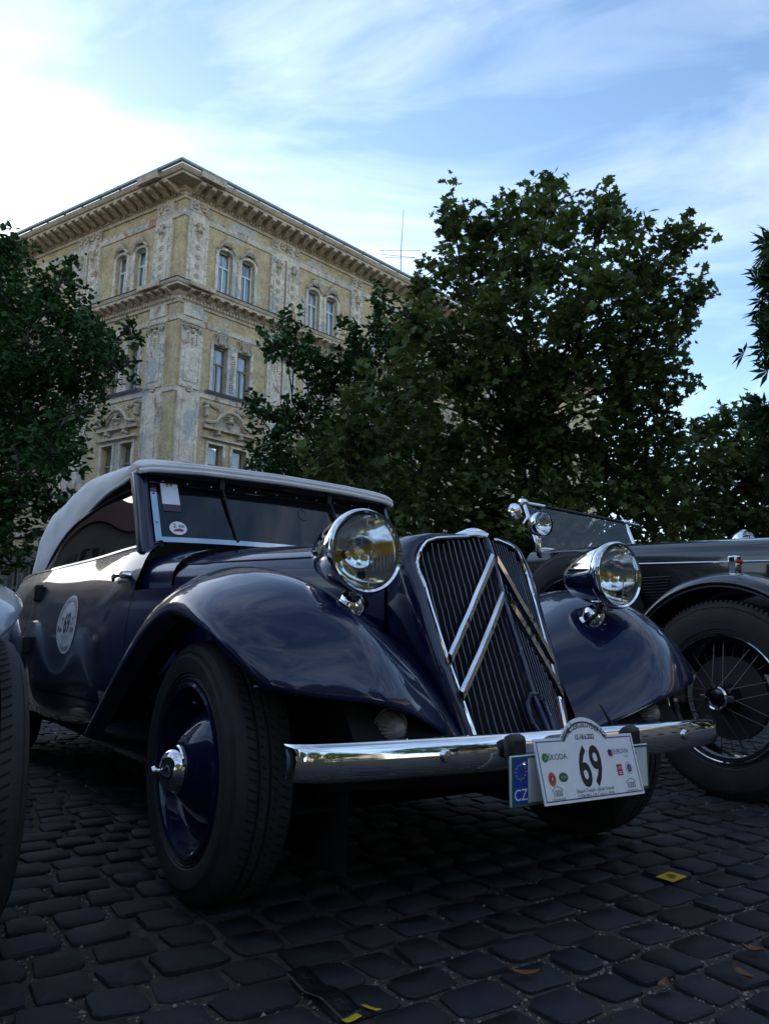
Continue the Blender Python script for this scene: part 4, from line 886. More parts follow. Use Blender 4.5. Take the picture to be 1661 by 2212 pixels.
# bumper
def bumper_y(x): return -.693 + .2227 * x * x
def bumper_row(x):
    e = max(0, abs(x) - .70) / .09; y = bumper_y(x) + e * e * .05; hh = .040 - .002 * e; rows = []
    for a, d in ((-1, .016), (-.97, .003), (-.75, -.004), (-.3, -.009), (.0, -.010), (.3, -.009), (.75, -.004), (.97, .003), (1, .016)): rows.append((x, y + d, .420 + .006 * math.cos(x * 2) + a * hh - .006 * (abs(x) / .8)))
    return rows
bx_ = MB().grid([bumper_row(x) for x in np.linspace(-.772, .772, 60)]).build('bumper', CHROME, car, sharp=60, solid=.004)
for sg in (-1, 1):
    MB().lathe([(0, -.012), (.012, -.010), (.016, 0), (.017, .006)], 'y', (sg * .439, bumper_y(.439) - .010, .424), 16).build('bumper_bolt', CHROME, bx_)
    mb = MB(); mb.tube([(sg * .40, -.62, .42), (sg * .38, -.3, .40)], .025, 8); mb.build('bumper_iron', BLACKTRIM, bx_)
for x_ in (-.265, .15): MB().box((x_, -.700, .437), (.06, .03, .06)).build('plate_bracket', BLACKTRIM, car, bevel=.015)
# valance below the grille
mb = MB().grid([[(x, ip(abs(x), [0, .26, .55], [-.56, -.50, -.42]) + d, z) for d, z in ((0, .42), (.03, .36), (.1, .30), (.3, .28))] for x in np.linspace(-.55, .55, 16)]); mb.build('valance', NAVYIN, car)
# licence plate
lpl = MB().box((-.058, -.722, .366), (.49, .008, .112)).build('licence_plate', mat('plate_white', (.6, .63, .64), .4, var=.05), car, bevel=.003)
PF = lambda d: (lambda a, b: (-.058 + a, -.7265 - d, .366 + b))
mb = MB(); strip(mb, rect2(0, 0, .486, .108), rect2(0, 0, .476, .098), PF(.0004)); mb.build('plate_border', GREENP, lpl, sharp=0)
mb = MB(); flat(mb, rect2(-.2155, 0, .045, .098), PF(.0006)); mb.build('country_band', BLUEP, lpl, sharp=0)
mb = MB(); text(mb, 'CZ', -.2155, -.042, .036, PF(.0010), .85); mb.build('country_code', WHITE, lpl, sharp=0)
mb = MB()
for k in range(12): a = k * math.pi / 6; flat(mb, disc2(-.2155 + .016 * math.cos(a), .020 + .016 * math.sin(a), .0022, n=6), PF(.001))
mb.build('star_ring', YELLOWP, lpl, sharp=0); 
for x_ in (-.205, .185): MB().lathe([(0, -.006), (.006, -.004), (.007, 0)], 'y', (-.058 + x_, -.7262, .366 + .036), 10).build('plate_screw', CHROME, lpl)

# windscreen
WB, WT = (.602, 1.021, 1.061), (.594, 1.206, 1.362)
def ws(a, b, d=0):                                                   # a -1..1 across, b 0..1 up, d outwards
    x = (WB[0] + (WT[0] - WB[0]) * b) * a; y = WB[1] + (WT[1] - WB[1]) * b - .035 * (1 - a * a); z = WB[2] + (WT[2] - WB[2]) * b + .012 * (1 - a * a) * (1 - b)
    n_ = Vector((0, -.851, .524)); return (x + n_.x * d, y + n_.y * d, z + n_.z * d)
frm = MB(); na = 24
def wstrip(a0, a1, b0, b1, d=.008):
    aa = np.linspace(a0, a1, na if abs(a1 - a0) > .5 else 2); frm.grid([[ws(a, b0, 0), ws(a, b0, d), ws(a, b1, d), ws(a, b1, 0)] for a in aa])
wstrip(-1, 1, 0, .075); wstrip(-1, 1, .925, 1); wstrip(-1, -.957, .07, .93, .007); wstrip(.957, 1, .07, .93, .007)
wsf = frm.build('windscreen_frame', CHROME, car, sharp=30)
gl = MB().grid([[ws(a, b, .002) for b in (.06, .5, .94)] for a in np.linspace(-.96, .96, 20)]).build('windscreen_glass', SCREEN, car)
for k in range(11):
    q = ws(-.9 + .18 * k, .962, .009); MB().lathe([(0, .004), (.005, .002), (.006, 0)], 'z', q, 8).build('rivet', CHROME, wsf)
for b in (.3, .75):
    for a in (-.978, .978): MB().lathe([(0, .004), (.005, .002), (.006, 0)], 'z', ws(a, b, .007), 8).build('rivet', CHROME, wsf)
for sg in (-1, 1):
    pl_ = MB(); pl_.grid([[(sg * (.612 + o), y0 + oy, z0) for o, oy in ((0, -.02), (.03, -.012), (.047, .02), (.047, .06), (.02, .075), (0, .05))] for y0, z0 in ((1.01, 1.02), (1.10, 1.2), (1.20, 1.385))], False, True); pl_.build('windscreen_pillar', NAVY, car, sharp=50)
# wipers hang from the top rail
for a in (-.47, .47):
    w_ = MB(); p0 = ws(a, 1.02, .02); w_.box((p0[0], p0[1] - .01, p0[2] - .005), (.022, .03, .06)); w_.tube([p0, ws(a + .012, .7, .022), ws(a + .03, .35, .014)], .004, 6); w_.tube([ws(a + .015, .78, .012), ws(a + .05, .06, .010)], .0065, 6); w_.build('wiper', BLACKTRIM, car)
# windscreen stickers
SF = lambda d: (lambda a, b: ws(-.86 + a, .775 + b, .004 + d))
st = MB(); flat(st, rect2(0, 0, .125, .36), SF(0)); st = st.build('start_sticker', WHITE, gl, sharp=0)
mb = MB(); text(mb, '69', 0, .105, .052, lambda a, b: ws(-.86 + a * 1.0, .775 + .105 + (b - .105) * 2.2, .0055), 1.0); mb.build('sticker_number', INK, st, sharp=0)
mb = MB(); flat(mb, rect2(0, -.235, .125, .11), SF(.0008)); mb.build('sticker_foot', mat('plum_print', (.06, .04, .06), .5), st, sharp=0)
RS = lambda d: (lambda a, b: ws(-.835 + a / .6, .225 + b / .35, .004 + d))
rs_ = MB(); flat(rs_, disc2(0, 0, .036), RS(0)); rs_ = rs_.build('round_sticker', WHITE, gl, sharp=0)
mb = MB(); text(mb, '2', -.014, .002, .032, RS(.001)); mb.build('sticker_number', INK, rs_, sharp=0)
mb = MB(); flat(mb, rect2(.014, .010, .026, .014), RS(.001)); mb.build('sticker_picture', mat('pale_blue_print', (.2, .35, .5), .5), rs_, sharp=0)
mb = MB(); flat(mb, [(-.02, -.018), (.02, -.018), (.022, -.008), (.006, -.002), (-.018, -.008)], RS(.001)); mb.build('sticker_car', REDP, rs_, sharp=0)
mb = MB(); mb.tube([ws(.19 + .035 * math.cos(t) / 1, .66 + .10 * math.sin(t), .006) for t in np.linspace(0, 6.283, 25)], .0015, 4, caps=False); mb.build('permit_ring', mat('dull_ring', (.12, .13, .14), .4), gl)

# soft top
RT = [(1.150, .645, 1.378, .632, 1.392, 1.405), (1.158, .65, 1.380, .634, 1.412, 1.434), (1.20, .65, 1.380, .626, 1.430, 1.456), (1.36, .645, 1.370, .615, 1.44, 1.478), (1.70, .64, 1.366, .605, 1.475, 1.522), (2.05, .645, 1.315, .605, 1.505, 1.552), (2.35, .655, 1.25, .61, 1.512, 1.562),
      (2.52, .662, 1.195, .62, 1.485, 1.545), (2.64, .668, 1.150, .63, 1.452, 1.52), (2.76, .676, 1.10, .64, 1.435, 1.495), (2.90, .69, 1.045, .655, 1.405, 1.45), (3.0, .70, 1.03, .668, 1.31, 1.37), (3.08, .70, 1.03, .67, 1.19, 1.26), (3.17, .69, 1.03, .655, 1.09, 1.13), (3.25, .66, 1.03, .62, 1.045, 1.06)]
rows = []
for (y, xe, ze, xs, zs, zt) in RT:
    half = [(xe, y, ze), (xe + .006, y, ze + (zs - ze) * .35), (xe * .4 + xs * .6 + .018, y, ze + (zs - ze) * .78), (xs - .01, y, zs + (zt - zs) * .25), (xs * .82, y, zs + (zt - zs) * .68), (xs * .45, y, zt - .005), (0, y, zt)]
    rows.append(half + [(-x, yy, z) for x, yy, z in half[-2::-1]])
rws = surf(rows, 60, 49)
for i_, r_ in enumerate(rws):
    for j_, (x, y, z) in enumerate(r_):
        k_ = .004 * math.sin(y * 17 + x * 3) * math.sin(abs(x) * 9) + .003 * math.sin(z * 40 + y * 11) * (1 if y > 1.2 else 0); r_[j_] = (x * (1 + k_), y, z + k_ * .6)
rf_ = MB().grid(rws).build('soft_top', CANVAS, car, sharp=80, solid=.008)
for k_, (yo, zo, r_) in enumerate(((-.006, .010, .012), (-.002, .030, .009), (.02, .046, .008))):
    MB().tube([(x, 1.150 + yo - .03 * (1 - (x / .65) ** 2), ip(abs(x), [0, .4, .6, .655], [1.396, 1.391, 1.380, 1.365]) + zo) for x in np.linspace(-.652, .652, 30)], r_, 8).build('header_piping', CANVAS, rf_)
MB().grid([[(x, 1.165 + d - .03 * (1 - (x / .65) ** 2), z) for d, z in ((0, 1.375), (.10, 1.380))] for x in np.linspace(-.64, .64, 10)]).build('header_rail', BLACKTRIM, rf_)
for sg in (-1, 1):
    edge = [(sg * xe, y, ze) for (y, xe, ze, a, b, c) in RT[1:12]]
    MB().tube([tuple(q) for q in spl(edge, 40)], .009, 8).build('top_edge_binding', CANVAS, rf_)
    ry = np.linspace(1.24, 2.86, 26)
    zr = lambda y: ips(y, [r[0] for r in RT], [r[2] for r in RT]) - .012
    MB().grid([[(sg * (side2(y, 1.03) - .052 - .03 * k / 4), y, BELT(y) + .004 + (max(BELT(y) + .006, zr(y)) - BELT(y)) * k / 4) for k in range(5)] for y in ry]).build('side_window', SCREEN if False else SIDEG if 'SIDEG' in globals() else SCREEN, car)
    MB().tube([(sg * (side2(y, 1.03) - .078), y, max(BELT(y) + .012, zr(y) - .004)) for y in np.linspace(1.26, 2.86, 26)], .008, 6).build('window_seal', BLACKTRIM, car)
    MB().lathe([(0, .012), (.012, .008), (.016, 0)], 'x', (sg * .655, 1.19, 1.405), 12).build('top_fastener', CHROME, rf_)

# door roundel
def DS(d): return lambda a, b: (-(side2(1.72 - a, .735 + b) + .0025 + d), 1.72 - a, .735 + b)
rd_ = MB(); nr = 6; rr = []
for i in range(nr + 1): rr.append([DS(0)(.135 * i / nr * math.cos(t), .135 * i / nr * math.sin(t)) for t in np.linspace(0, 2 * math.pi, 41)])
rd_.grid(rr); rd_ = rd_.build('door_roundel', WHITE, DOOR)
def logos(parent, fn, k, spots):
    """small sponsor marks: green disc, red seal, green oval, red square, blue-orange ring"""
    P_ = lambda nm, m_, outs, d=0: [flat(mb_ := MB(), o, fn(.0010 + d)) or mb_.build(nm, m_, parent, sharp=0) for o in outs]
    (x, y) = spots['disc']; P_('green_emblem', mat('pale_ring', (.35, .45, .4), .5), [disc2(x, y, .011 * k)]); P_('green_emblem', GREENP, [disc2(x, y, .0092 * k)], .0006); P_('emblem_wing', mat('bright_green', (.1, .4, .12), .5), [[(x - .004 * k, y - .005 * k), (x + .004 * k, y - .005 * k), (x + .005 * k, y + .002 * k), (x - .001 * k, y + .006 * k)]], .0010)
    (x, y) = spots['seal']; star = [((.013 - .0016 * (q % 2)) * k * math.cos(q * math.pi / 16) + x, (.0165 - .0016 * (q % 2)) * k * math.sin(q * math.pi / 16) + y) for q in range(32)]; P_('red_seal', ORANGEP, [star]); P_('seal_centre', REDP, [disc2(x, y + .001 * k, .0085 * k)], .0006); P_('seal_figure', WHITE, [[(x - .003 * k, y - .004 * k), (x + .001 * k, y - .001 * k), (x + .003 * k, y + .002 * k), (x, y + .005 * k), (x - .001 * k, y + .001 * k)]], .0010)
    (x, y) = spots['oval']; P_('green_oval', GREENP, [disc2(x, y, .015 * k, .0105 * k)]); mb = MB(); text(mb, 'FIVA', x, y - .0035 * k, .010 * k, fn(.0018), .9); mb.build('oval_lettering', mat('cream_print', (.5, .5, .3), .5), parent, sharp=0)
    (x, y) = spots['square']; P_('red_square', REDP, [rect2(x, y, .020 * k, .026 * k)]); mb = MB(); text(mb, 'NTM', x, y + .001 * k, .009 * k, fn(.0018), .8); flat(mb, rect2(x, y - .005 * k, .013 * k, .0016 * k), fn(.0018)); flat(mb, rect2(x, y - .009 * k, .013 * k, .0016 * k), fn(.0018)); mb.build('square_lettering', WHITE, parent, sharp=0)
    (x, y) = spots['ring']; P_('round_badge', ORANGEP, [disc2(x, y, .0125 * k, .0145 * k)]); P_('badge_field', WHITE, [disc2(x, y, .0112 * k, .0130 * k)], .0004); P_('badge_centre', BLUEP, [disc2(x, y, .0082 * k, .0098 * k)], .0008); P_('badge_figure', ORANGEP, [[(x - .004 * k, y - .004 * k), (x + .004 * k, y - .004 * k), (x + .002 * k, y + .005 * k), (x - .002 * k, y + .005 * k)]], .0012)
    (x, y) = spots['cube']; P_('cube_emblem', NAVYP, [[(x - .008 * k, y + .004 * k), (x, y + .009 * k), (x + .008 * k, y + .006 * k), (x + .008 * k, y - .004 * k), (x, y - .009 * k), (x - .006 * k, y - .006 * k)]]); P_('cube_side', REDP, [[(x + .001 * k, y - .001 * k), (x + .009 * k, y + .001 * k), (x + .009 * k, y - .008 * k), (x + .001 * k, y - .010 * k)]], .0005)
mb = MB(); f_ = DS(.0012)
arctext(mb, '1000 MIL ČESKOSLOVENSKÝCH', 0, 0, .105, math.pi / 2, .026, f_, .72, gap=.010); arctext(mb, '15.-18.6.2022', 0, 0, .122, -math.pi / 2, .026, f_, .75, True, gap=.014); mb.build('title_lettering', INK, rd_, sharp=0); mb = MB(); text(mb, '*69', 0, -.038, .130, f_, .64); mb.build('start_number', INK, rd_, sharp=0); mb = MB()
text(mb, 'Eduard Treschl - Jakub Treschl', 0, -.058, .0085, f_, .9); text(mb, 'CITROEN 11B Cabrio', 0, -.069, .0085, f_, .9); text(mb, '1939', 0, -.080, .0085, f_, .9); text(mb, 'ŠKODA', -.066, .002, .0095, f_, 1)
tag(mb.build('small_lettering', INK, rd_, sharp=0), kind='stuff'); mb = MB(); text(mb, 'EUROVIA', .075, -.002, .013, f_, .9); mb.build('sponsor_lettering', NAVYP, rd_, sharp=0)
logos(rd_, lambda d: DS(d), .95, {'disc': (-.066, .025), 'seal': (-.108, -.022), 'oval': (-.078, -.026), 'square': (.062, -.026), 'ring': (.093, -.026), 'cube': (.075, .025)})

# rally plate tied to the bumper
ra, rb = Vector((-.2405, -.735, .455)), Vector((-.244, -.772, .314)); ux = Vector((1, 0, 0)); uy = (ra - rb).normalized(); un = ux.cross(uy)
rp_c = Vector((-.0695, (ra.y + rb.y) / 2, (ra.z + rb.z) / 2)); hw, hh = .172, (ra - rb).length / 2
rp_ = thing('rally_plate', 'white arched rally plate with black number 69 fixed over the bumper', 'rally plate', W(rp_c), 0)
rp_.matrix_world = Matrix.Translation(W(rp_c)) @ Matrix.Rotation(YAW, 4, 'Z') @ Matrix((ux, uy, un)).transposed().to_4x4()
def arch_outline(i):
    w, h = hw - i, hh - i; r_ = .105 - i * .6; base = h
    pts = [(-w, -h), (w, -h), (w, h)]; th = math.acos(min(1, .075 / .098))
    A = [( .098 * math.cos(a), base - .060 + .105 * math.sin(a)) for a in np.linspace(.62, math.pi - .62, 22)]
    k = (1 - i / .105); A = [(x * k, (y - base) * (1 if i == 0 else .96) + base - (i * .35 if i else 0)) for x, y in A]; return pts + [(A[0][0] + .006, base)] + A + [(A[-1][0] - .006, base)] + [(-w, h)]
mb = MB().prism(arch_outline(0), lambda a, b: (a, b, -.0015), lambda a, b: (a, b, .0015)); panel = mb.build('panel', WHITE, rp_, sharp=0)
RF = lambda d: (lambda a, b: (a, b, .0016 + d))
mb = MB(); strip(mb, arch_outline(.006), arch_outline(.0085), RF(.0004)); mb.build('border_line', NAVYP, rp_, sharp=0)
mb = MB(); f_ = RF(.0005); arctext(mb, '1000 MIL ČESKOSLOVENSKÝCH', 0, hh - .076, .097, math.pi / 2, .0205, f_, .56, gap=.004); text(mb, '*15.-18.6.2022', 0, hh - .007, .0165, f_, .75); mb.build('title_lettering', INK, rp_, sharp=0); mb = MB(); text(mb, '*69', 0, -.040, .128, f_, .66); mb.build('start_number', INK, rp_, sharp=0); mb = MB()
text(mb, 'Eduard Treschl - Jakub Treschl', 0, -.054, .0118, f_, .88); text(mb, 'CITROEN 11B Cabrio / 1939', 0, -.066, .0118, f_, .88); text(mb, 'ŠKODA', -.104, .024, .0185, f_, 1.0); text(mb, '1000', -.125, -.056, .020, f_, .8); text(mb, '1000', .130, -.056, .020, f_, .8); text(mb, 'mil československých', -.125, -.0635, .0062, f_, .8); text(mb, 'mil československých', .130, -.0635, .0062, f_, .8)
for cxx in (-.125, .130): mb.tube([f_(cxx - .018 + .036 * k / 10, -.043 + .009 * math.sin(math.pi * k / 10)) for k in range(11)], .0006, 4)
tag(mb.build('small_lettering', INK, rp_, sharp=0), kind='stuff'); mb = MB(); text(mb, 'EUROVIA', .118, .026, .0165, f_, .85); text(mb, 'VINCI', .133, .016, .007, f_, .9); mb.build('sponsor_lettering', NAVYP, rp_, sharp=0)
logos(rp_, lambda d: RF(d - .0006), 1.0, {'disc': (-.145, .030), 'seal': (-.135, -.018), 'oval': (-.098, -.016), 'square': (.100, -.012), 'ring': (.135, -.010), 'cube': (.077, .030)})

# ------------------------------------------------------------------ the black open tourer parked alongside
tour = thing('vintage_tourer', 'black vintage open tourer with wire wheels and side-mounted spare wheel', 'car', W((1.75, .04, 0)), YAW)
SR = [(.265, -.004), (.283, .002), (.287, .0), (.287, -.012), (.276, -.02), (.262, -.03), (.258, -.08), (.262, -.12), (.287, -.14)]
TY2 = MB().lathe([(r_, -h_) for r_, h_ in tyre_profile(.446, .285, .15, .0)], 'x', (0, 0, 0), 80)
def wire_wheel(parent, name, c, nspoke=36, cap=True):
    e = TY2.build(name, RUBBER, parent, sharp=28); e.location = c
    MB().lathe([(r_, -h_) for r_, h_ in SR], 'x', (0, 0, 0), 64).build('rim', BLACK, e); MB().lathe([(.2835, -.004), (.287, -.008), (.2905, -.004), (.2895, .003)], 'x', (0, 0, 0), 64).build('rim_bead', CHROME, e)
    s_ = MB()
    for k in range(nspoke):
        a = 2 * math.pi * k / nspoke; b = a + (.42 if k % 2 else -.42); hx = -.03 if k % 4 < 2 else .05
        s_.tube([(hx, .055 * math.cos(b), .055 * math.sin(b)), (.035 if k % 4 < 2 else .06, .268 * math.cos(a), .268 * math.sin(a))], .0026, 5)
    tag(s_.build('spokes', mat('dull_spoke', (.10, .09, .085), .4, .6), e), kind='stuff')
    MB().lathe([(.07, .06), (.062, .0), (.058, -.03), (.05, -.045)], 'x', (0, 0, 0), 32).build('hub', BLACK, e)
    if cap:
        MB().lathe([(.052, -.04), (.056, -.052), (.05, -.060), (.044, -.058), (.042, -.05)], 'x', (0, 0, 0), 32).build('hub_ring', CHROME, e); MB().lathe([(.043, -.05), (.03, -.056), (0, -.058)], 'x', (0, 0, 0), 24).build('hub_cap', BLACK, e)
        for q in (-1, 1): MB().box((-.045, q * .068, 0), (.02, .03, .03)).build('knock_off_ear', mat('dull_spoke', (.1, .09, .085), .4, .6), e, bevel=.006)
    MB().lathe([(.19, .08), (.19, .05), (.05, .045)], 'x', (0, 0, 0), 32).build('brake_drum', mat('drum_iron', (.02, .018, .017), .6), e)
    sp_ = MB()
    for k in range(110):                                             # tread blocks on the shoulder
        a = 2 * math.pi * k / 110; ca, sa = math.cos(a), math.sin(a); r0, r1 = .438, .449
        P_ = [(h_, r_ * math.cos(a + d), r_ * math.sin(a + d)) for d in (-.016, .016) for r_, h_ in ((.425, .002), (r1, .012), (r1, .045), (.43, .045))]
        sp_.add(P_, [(0, 1, 2, 3), (4, 7, 6, 5), (0, 4, 5, 1), (1, 5, 6, 2)])
    tag(sp_.build('tread_blocks', RUBBER, e, sharp=0), kind='stuff')
    return e
wire_wheel(tour, 'front_wheel', (0, 0, .446)); wire_wheel(tour, 'spare_wheel', (.10, 1.01, .775), 30, False); wire_wheel(tour, 'rear_wheel', (0, 3.1, .446))
wire_wheel(tour, 'front_wheel', (1.30, 0, .446), 30, False)
def arch(th, prof): return [(x, -math.cos(th) * r_ * 1.02, .446 + math.sin(th) * r_) for x, r_ in prof]
prof = [(-.028, .512), (-.038, .522), (-.036, .535), (.0, .562), (.06, .577), (.13, .577), (.20, .562), (.26, .52)]
ths = np.linspace(R(8), R(150), 40)
for sg_ in (0, 1):
    rows = [arch(t, prof) for t in ths]
    lx, ly, lz = rows[-1][3]
    for q in range(1, 9):                                            # sweeps down into the running board
        f_ = q / 8; rows.append([(x, y + (.62 * f_), z - .30 * f_ + .16 * f_ * f_) for x, y, z in rows[39]])
    mbw = MB().grid(rows)
    if sg_: mbw = mbw.moved((1.50, 0, 0), -1)
    w_ = mbw.build('front_wing', BLACK, tour, sharp=60, solid=.006)
    lip = [r_[0] for r_ in rows]; lb = MB().tube([((x if not sg_ else 1.5 - x), y, z) for x, y, z in lip], .008, 6); lb.build('wing_bead', mat('wing_edge', (.12, .12, .13), .25, .8), w_)
MB().box((.10, 1.75, .42), (.30, 1.9, .05)).build('running_board', BLACK, tour)
# bonnet and scuttle
def tsec(y, w, h, zb=.55, xc=.76): return [(xc - w, y, zb), (xc - w, y, .8), (xc - w, y, h - .13), (xc - w + .012, y, h - .075), (xc - w * .9, y, h - .035), (xc - w * .6, y, h - .004), (xc, y, h + .012), (xc + w * .6, y, h - .004), (xc + w * .9, y, h - .035), (xc + w - .012, y, h - .075), (xc + w, y, h - .13), (xc + w, y, .55)]
def tw(y): return ip(y, [-.75, .2, .7, 1.35, 2.0], [.40, .485, .525, .60, .64])
def th_(y): return ip(y, [-.75, .1, .6, 1.0, 1.4], [1.205, 1.245, 1.275, 1.29, 1.30])
rows = surf([tsec(y, tw(y), th_(y)) for y in (-.75, -.3, .1, .45, .70)], 14, 34); MB().grid(rows).build('bonnet', BLACK, tour, sharp=60)
rows = surf([tsec(y, tw(y), th_(y)) for y in (.706, .95, 1.2, 1.40)], 10, 34); MB().grid(rows).build('scuttle', BLACK, tour, sharp=60)
mb = MB(); mb.box((.76, -.80, .83), (.78, .07, .76)); mb.build('radiator_shell', CHROME, tour, bevel=.05); MB().box((.76, -.842, .80), (.66, .02, .62)).build('radiator_core', DARK, tour)
mb = MB().tube([(.76 - tw(y) - .003, y, 1.092 + .05 * (y + .1)) for y in np.linspace(-.72, .69, 10)], .006, 6); mb.build('bonnet_moulding', CHROME, tour)
for k in range(14):
    z = 1.045 - .0165 * k; y0, y1 = .42 + .006 * k, .665
    m_ = MB().grid([[(.76 - tw(y) - d, y, z + e) for d, e in ((.0, .006), (.011, .001), (.0, -.004))] for y in np.linspace(y0, y1, 5)]); m_.build('louvre', BLACK, tour, sharp=20)
mb = MB(); rows = [[(.76 - w_, y, z) for z in (.5, .8, zt)] for y, w_, zt in ((1.41, .60, 1.14), (1.9, .65, 1.12), (2.5, .68, 1.12), (3.2, .66, 1.12), (3.9, .5, 1.0))]; mb.grid(rows); rows2 = [[(1.52 - x, y, z) for x, y, z in r_] for r_ in rows]; mb.grid(rows2); mb.grid([[rows[-1][k], rows2[-1][k]] for k in range(3)]); mb.build('body_tub', BLACK, tour)
# windscreen with chrome posts
NP0, NP1, FP0, FP1 = (.25, 1.365, 1.24), (.25, 1.515, 1.61), (1.29, 1.33, 1.28), (1.29, 1.40, 1.60)
FP0, FP1 = (1.27, 1.365, 1.24), (1.27, 1.500, 1.575)
for a, b in ((NP0, NP1), (FP0, FP1)): MB().tube([a, b], .014, 10).build('windscreen_post', CHROME, tour)
mb = MB().tube([NP1, FP1], .012, 8); mb.build('windscreen_top_rail', BLACKTRIM, tour); lerp = lambda a, b, t: tuple(a[k] + (b[k] - a[k]) * t for k in range(3))
MB().add([NP0, FP0, lerp(FP0, FP1, .96), lerp(NP0, NP1, .96)], [(0, 1, 2, 3)]).build('windscreen_glass', glassmat('tourer_glass', (.75, .82, .85), 1.7), tour, sharp=0)
MB().box((.5, 1.36, 1.275), (.5, .05, .035)).build('windscreen_base', CHROME, tour, bevel=.01)
MB().lathe([(0, -.03), (.022, -.025), (.028, 0), (.022, .025), (0, .03)], 'x', NP1, 14).build('post_cap', CHROME, tour); MB().tube([NP1, (.42, 1.49, 1.60)], .011, 8).build('post_arm', CHROME, tour); MB().tube([NP1, (.245, 1.52, 1.65)], .007, 8).build('post_finial', CHROME, tour)
MB().lathe([(0, -.03), (.02, -.025), (.024, 0), (.02, .025), (0, .03)], 'x', FP1, 14).build('post_cap', CHROME, tour); MB().tube([FP1, (1.40, 1.48, 1.565)], .010, 8).build('post_arm', CHROME, tour); MB().tube([FP1, (1.25, 1.53, 1.63)], .006, 8).build('post_finial', CHROME, tour)
for a in (.62, 1.06): MB().tube([lerp((a, 1.36, 1.25), (a - .0, 1.36, 1.25), 0), (a + .11, 1.36, 1.36)], .006, 6).build('wiper', CHROME, tour)
# spotlight, mirror and small lamps
b = MB().lathe([(.078, -.01), (.082, .004), (.078, .03), (.07, .06), (.045, .09), (0, .10)], 'y', (0, 0, 0), 32).build('spotlight', CHROME, tour); b.location = (.16, 1.255, 1.425)
MB().lathe([(.072, -.006), (.06, -.014), (.03, -.022), (0, -.024)], 'y', (0, 0, 0), 28).build('lens', LENS, b); MB().lathe([(.072, .0), (.05, .03), (.02, .05), (0, .053)], 'y', (0, 0, 0), 28).build('reflector', REFLECTOR, b)
MB().tube([(0, .04, -.075), (0, .04, -.12), (.01, .05, -.2)], .016, 10, rs=[.012, .022, .016]).build('stalk', CHROME, b); MB().tube([(-.06, .06, .06), (-.10, .07, 0), (-.09, .07, -.06), (-.04, .06, -.085)], .007, 8).build('handle', CHROME, b)
b = MB().lathe([(0, -.02), (.03, -.018), (.052, -.008), (.056, .004), (.04, .03), (.015, .045), (0, .047)], 'y', (0, 0, 0), 28).build('driving_mirror', CHROME, tour); b.location = (.13, 1.47, 1.53); MB().tube([(.04, .01, -.015), (.11, .03, -.03)], .008, 8).build('mirror_arm', CHROME, b)
b = MB().box((0, 0, 0), (.05, .045, .085)).build('wing_lamp', CHROME, tour, bevel=.008); b.location = (.10, -.04, 1.065)
for q in (-.012, .016): MB().lathe([(0, -.03), (.010, -.028), (.012, -.02)], 'y', (q, 0, .012), 14).build('lens', REDLENS, b)
MB().lathe([(.075, -.02), (.08, 0), (.078, .02), (.06, .06), (0, .08)], 'y', (1.22, .55, 1.33), 24).tube([(1.22, .57, 1.27), (1.24, .6, 1.12)], .012, 8).build('scuttle_lamp', CHROME, tour)
for x_ in (.33, 1.19):
    b = MB().lathe([(.11, .0), (.115, .015), (.10, .07), (.06, .13), (0, .16)], 'y', (0, 0, 0), 32).tube([(0, .06, -.09), (0, .08, -.42)], .018, 8).build('headlamp', CHROME, tour); b.location = (x_, -.72, .98); MB().lathe([(.108, -.001), (.08, -.02), (0, -.03)], 'y', (0, 0, 0), 28).build('lens', FLUTED, b)

# ------------------------------------------------------------------ grey car on the other side, only its wing in frame
grey = thing('grey_saloon', 'pale grey blue old car parked close beside the navy cabriolet', 'car', W((-2.035, .05, 0)), YAW)
skip = ('chevron', 'headlamp', 'licence_plate', 'windscreen_glass', 'side_lamp', 'bonnet_mascot', 'plate_bracket', 'wiper', 'grille_bar', 'bumper')
def gcopy(o, parent):
    nm = o.name.split('.')[0]
    if nm in skip or nm in ('door_roundel', 'hub_cap'): return
    c = o.copy(); col.objects.link(c); c.parent = parent
    if o.data and o.data.materials and o.data.materials[0] in (NAVY,): c.data = o.data.copy(); c.data.materials[0] = GREYPAINT
    if nm == 'front_wing': c.location = (-.105 if o.data.vertices[0].co.x > 0 else .105, .0, .30); c.scale = (1, 1, .62)
    for ch in o.children: gcopy(ch, c)
for ch in list(car.children): gcopy(ch, grey)
MB().lathe([(.12, .0), (.125, .015), (.1, .07), (.05, .13), (0, .15)], 'y', (.42, -.3, .86), 32).build('headlamp', GREYPAINT, grey); MB().lathe([(.115, .0), (.1, -.02), (.05, -.03), (0, -.032)], 'y', (.42, -.3, .86), 32).build('lens', FLUTED, grey)

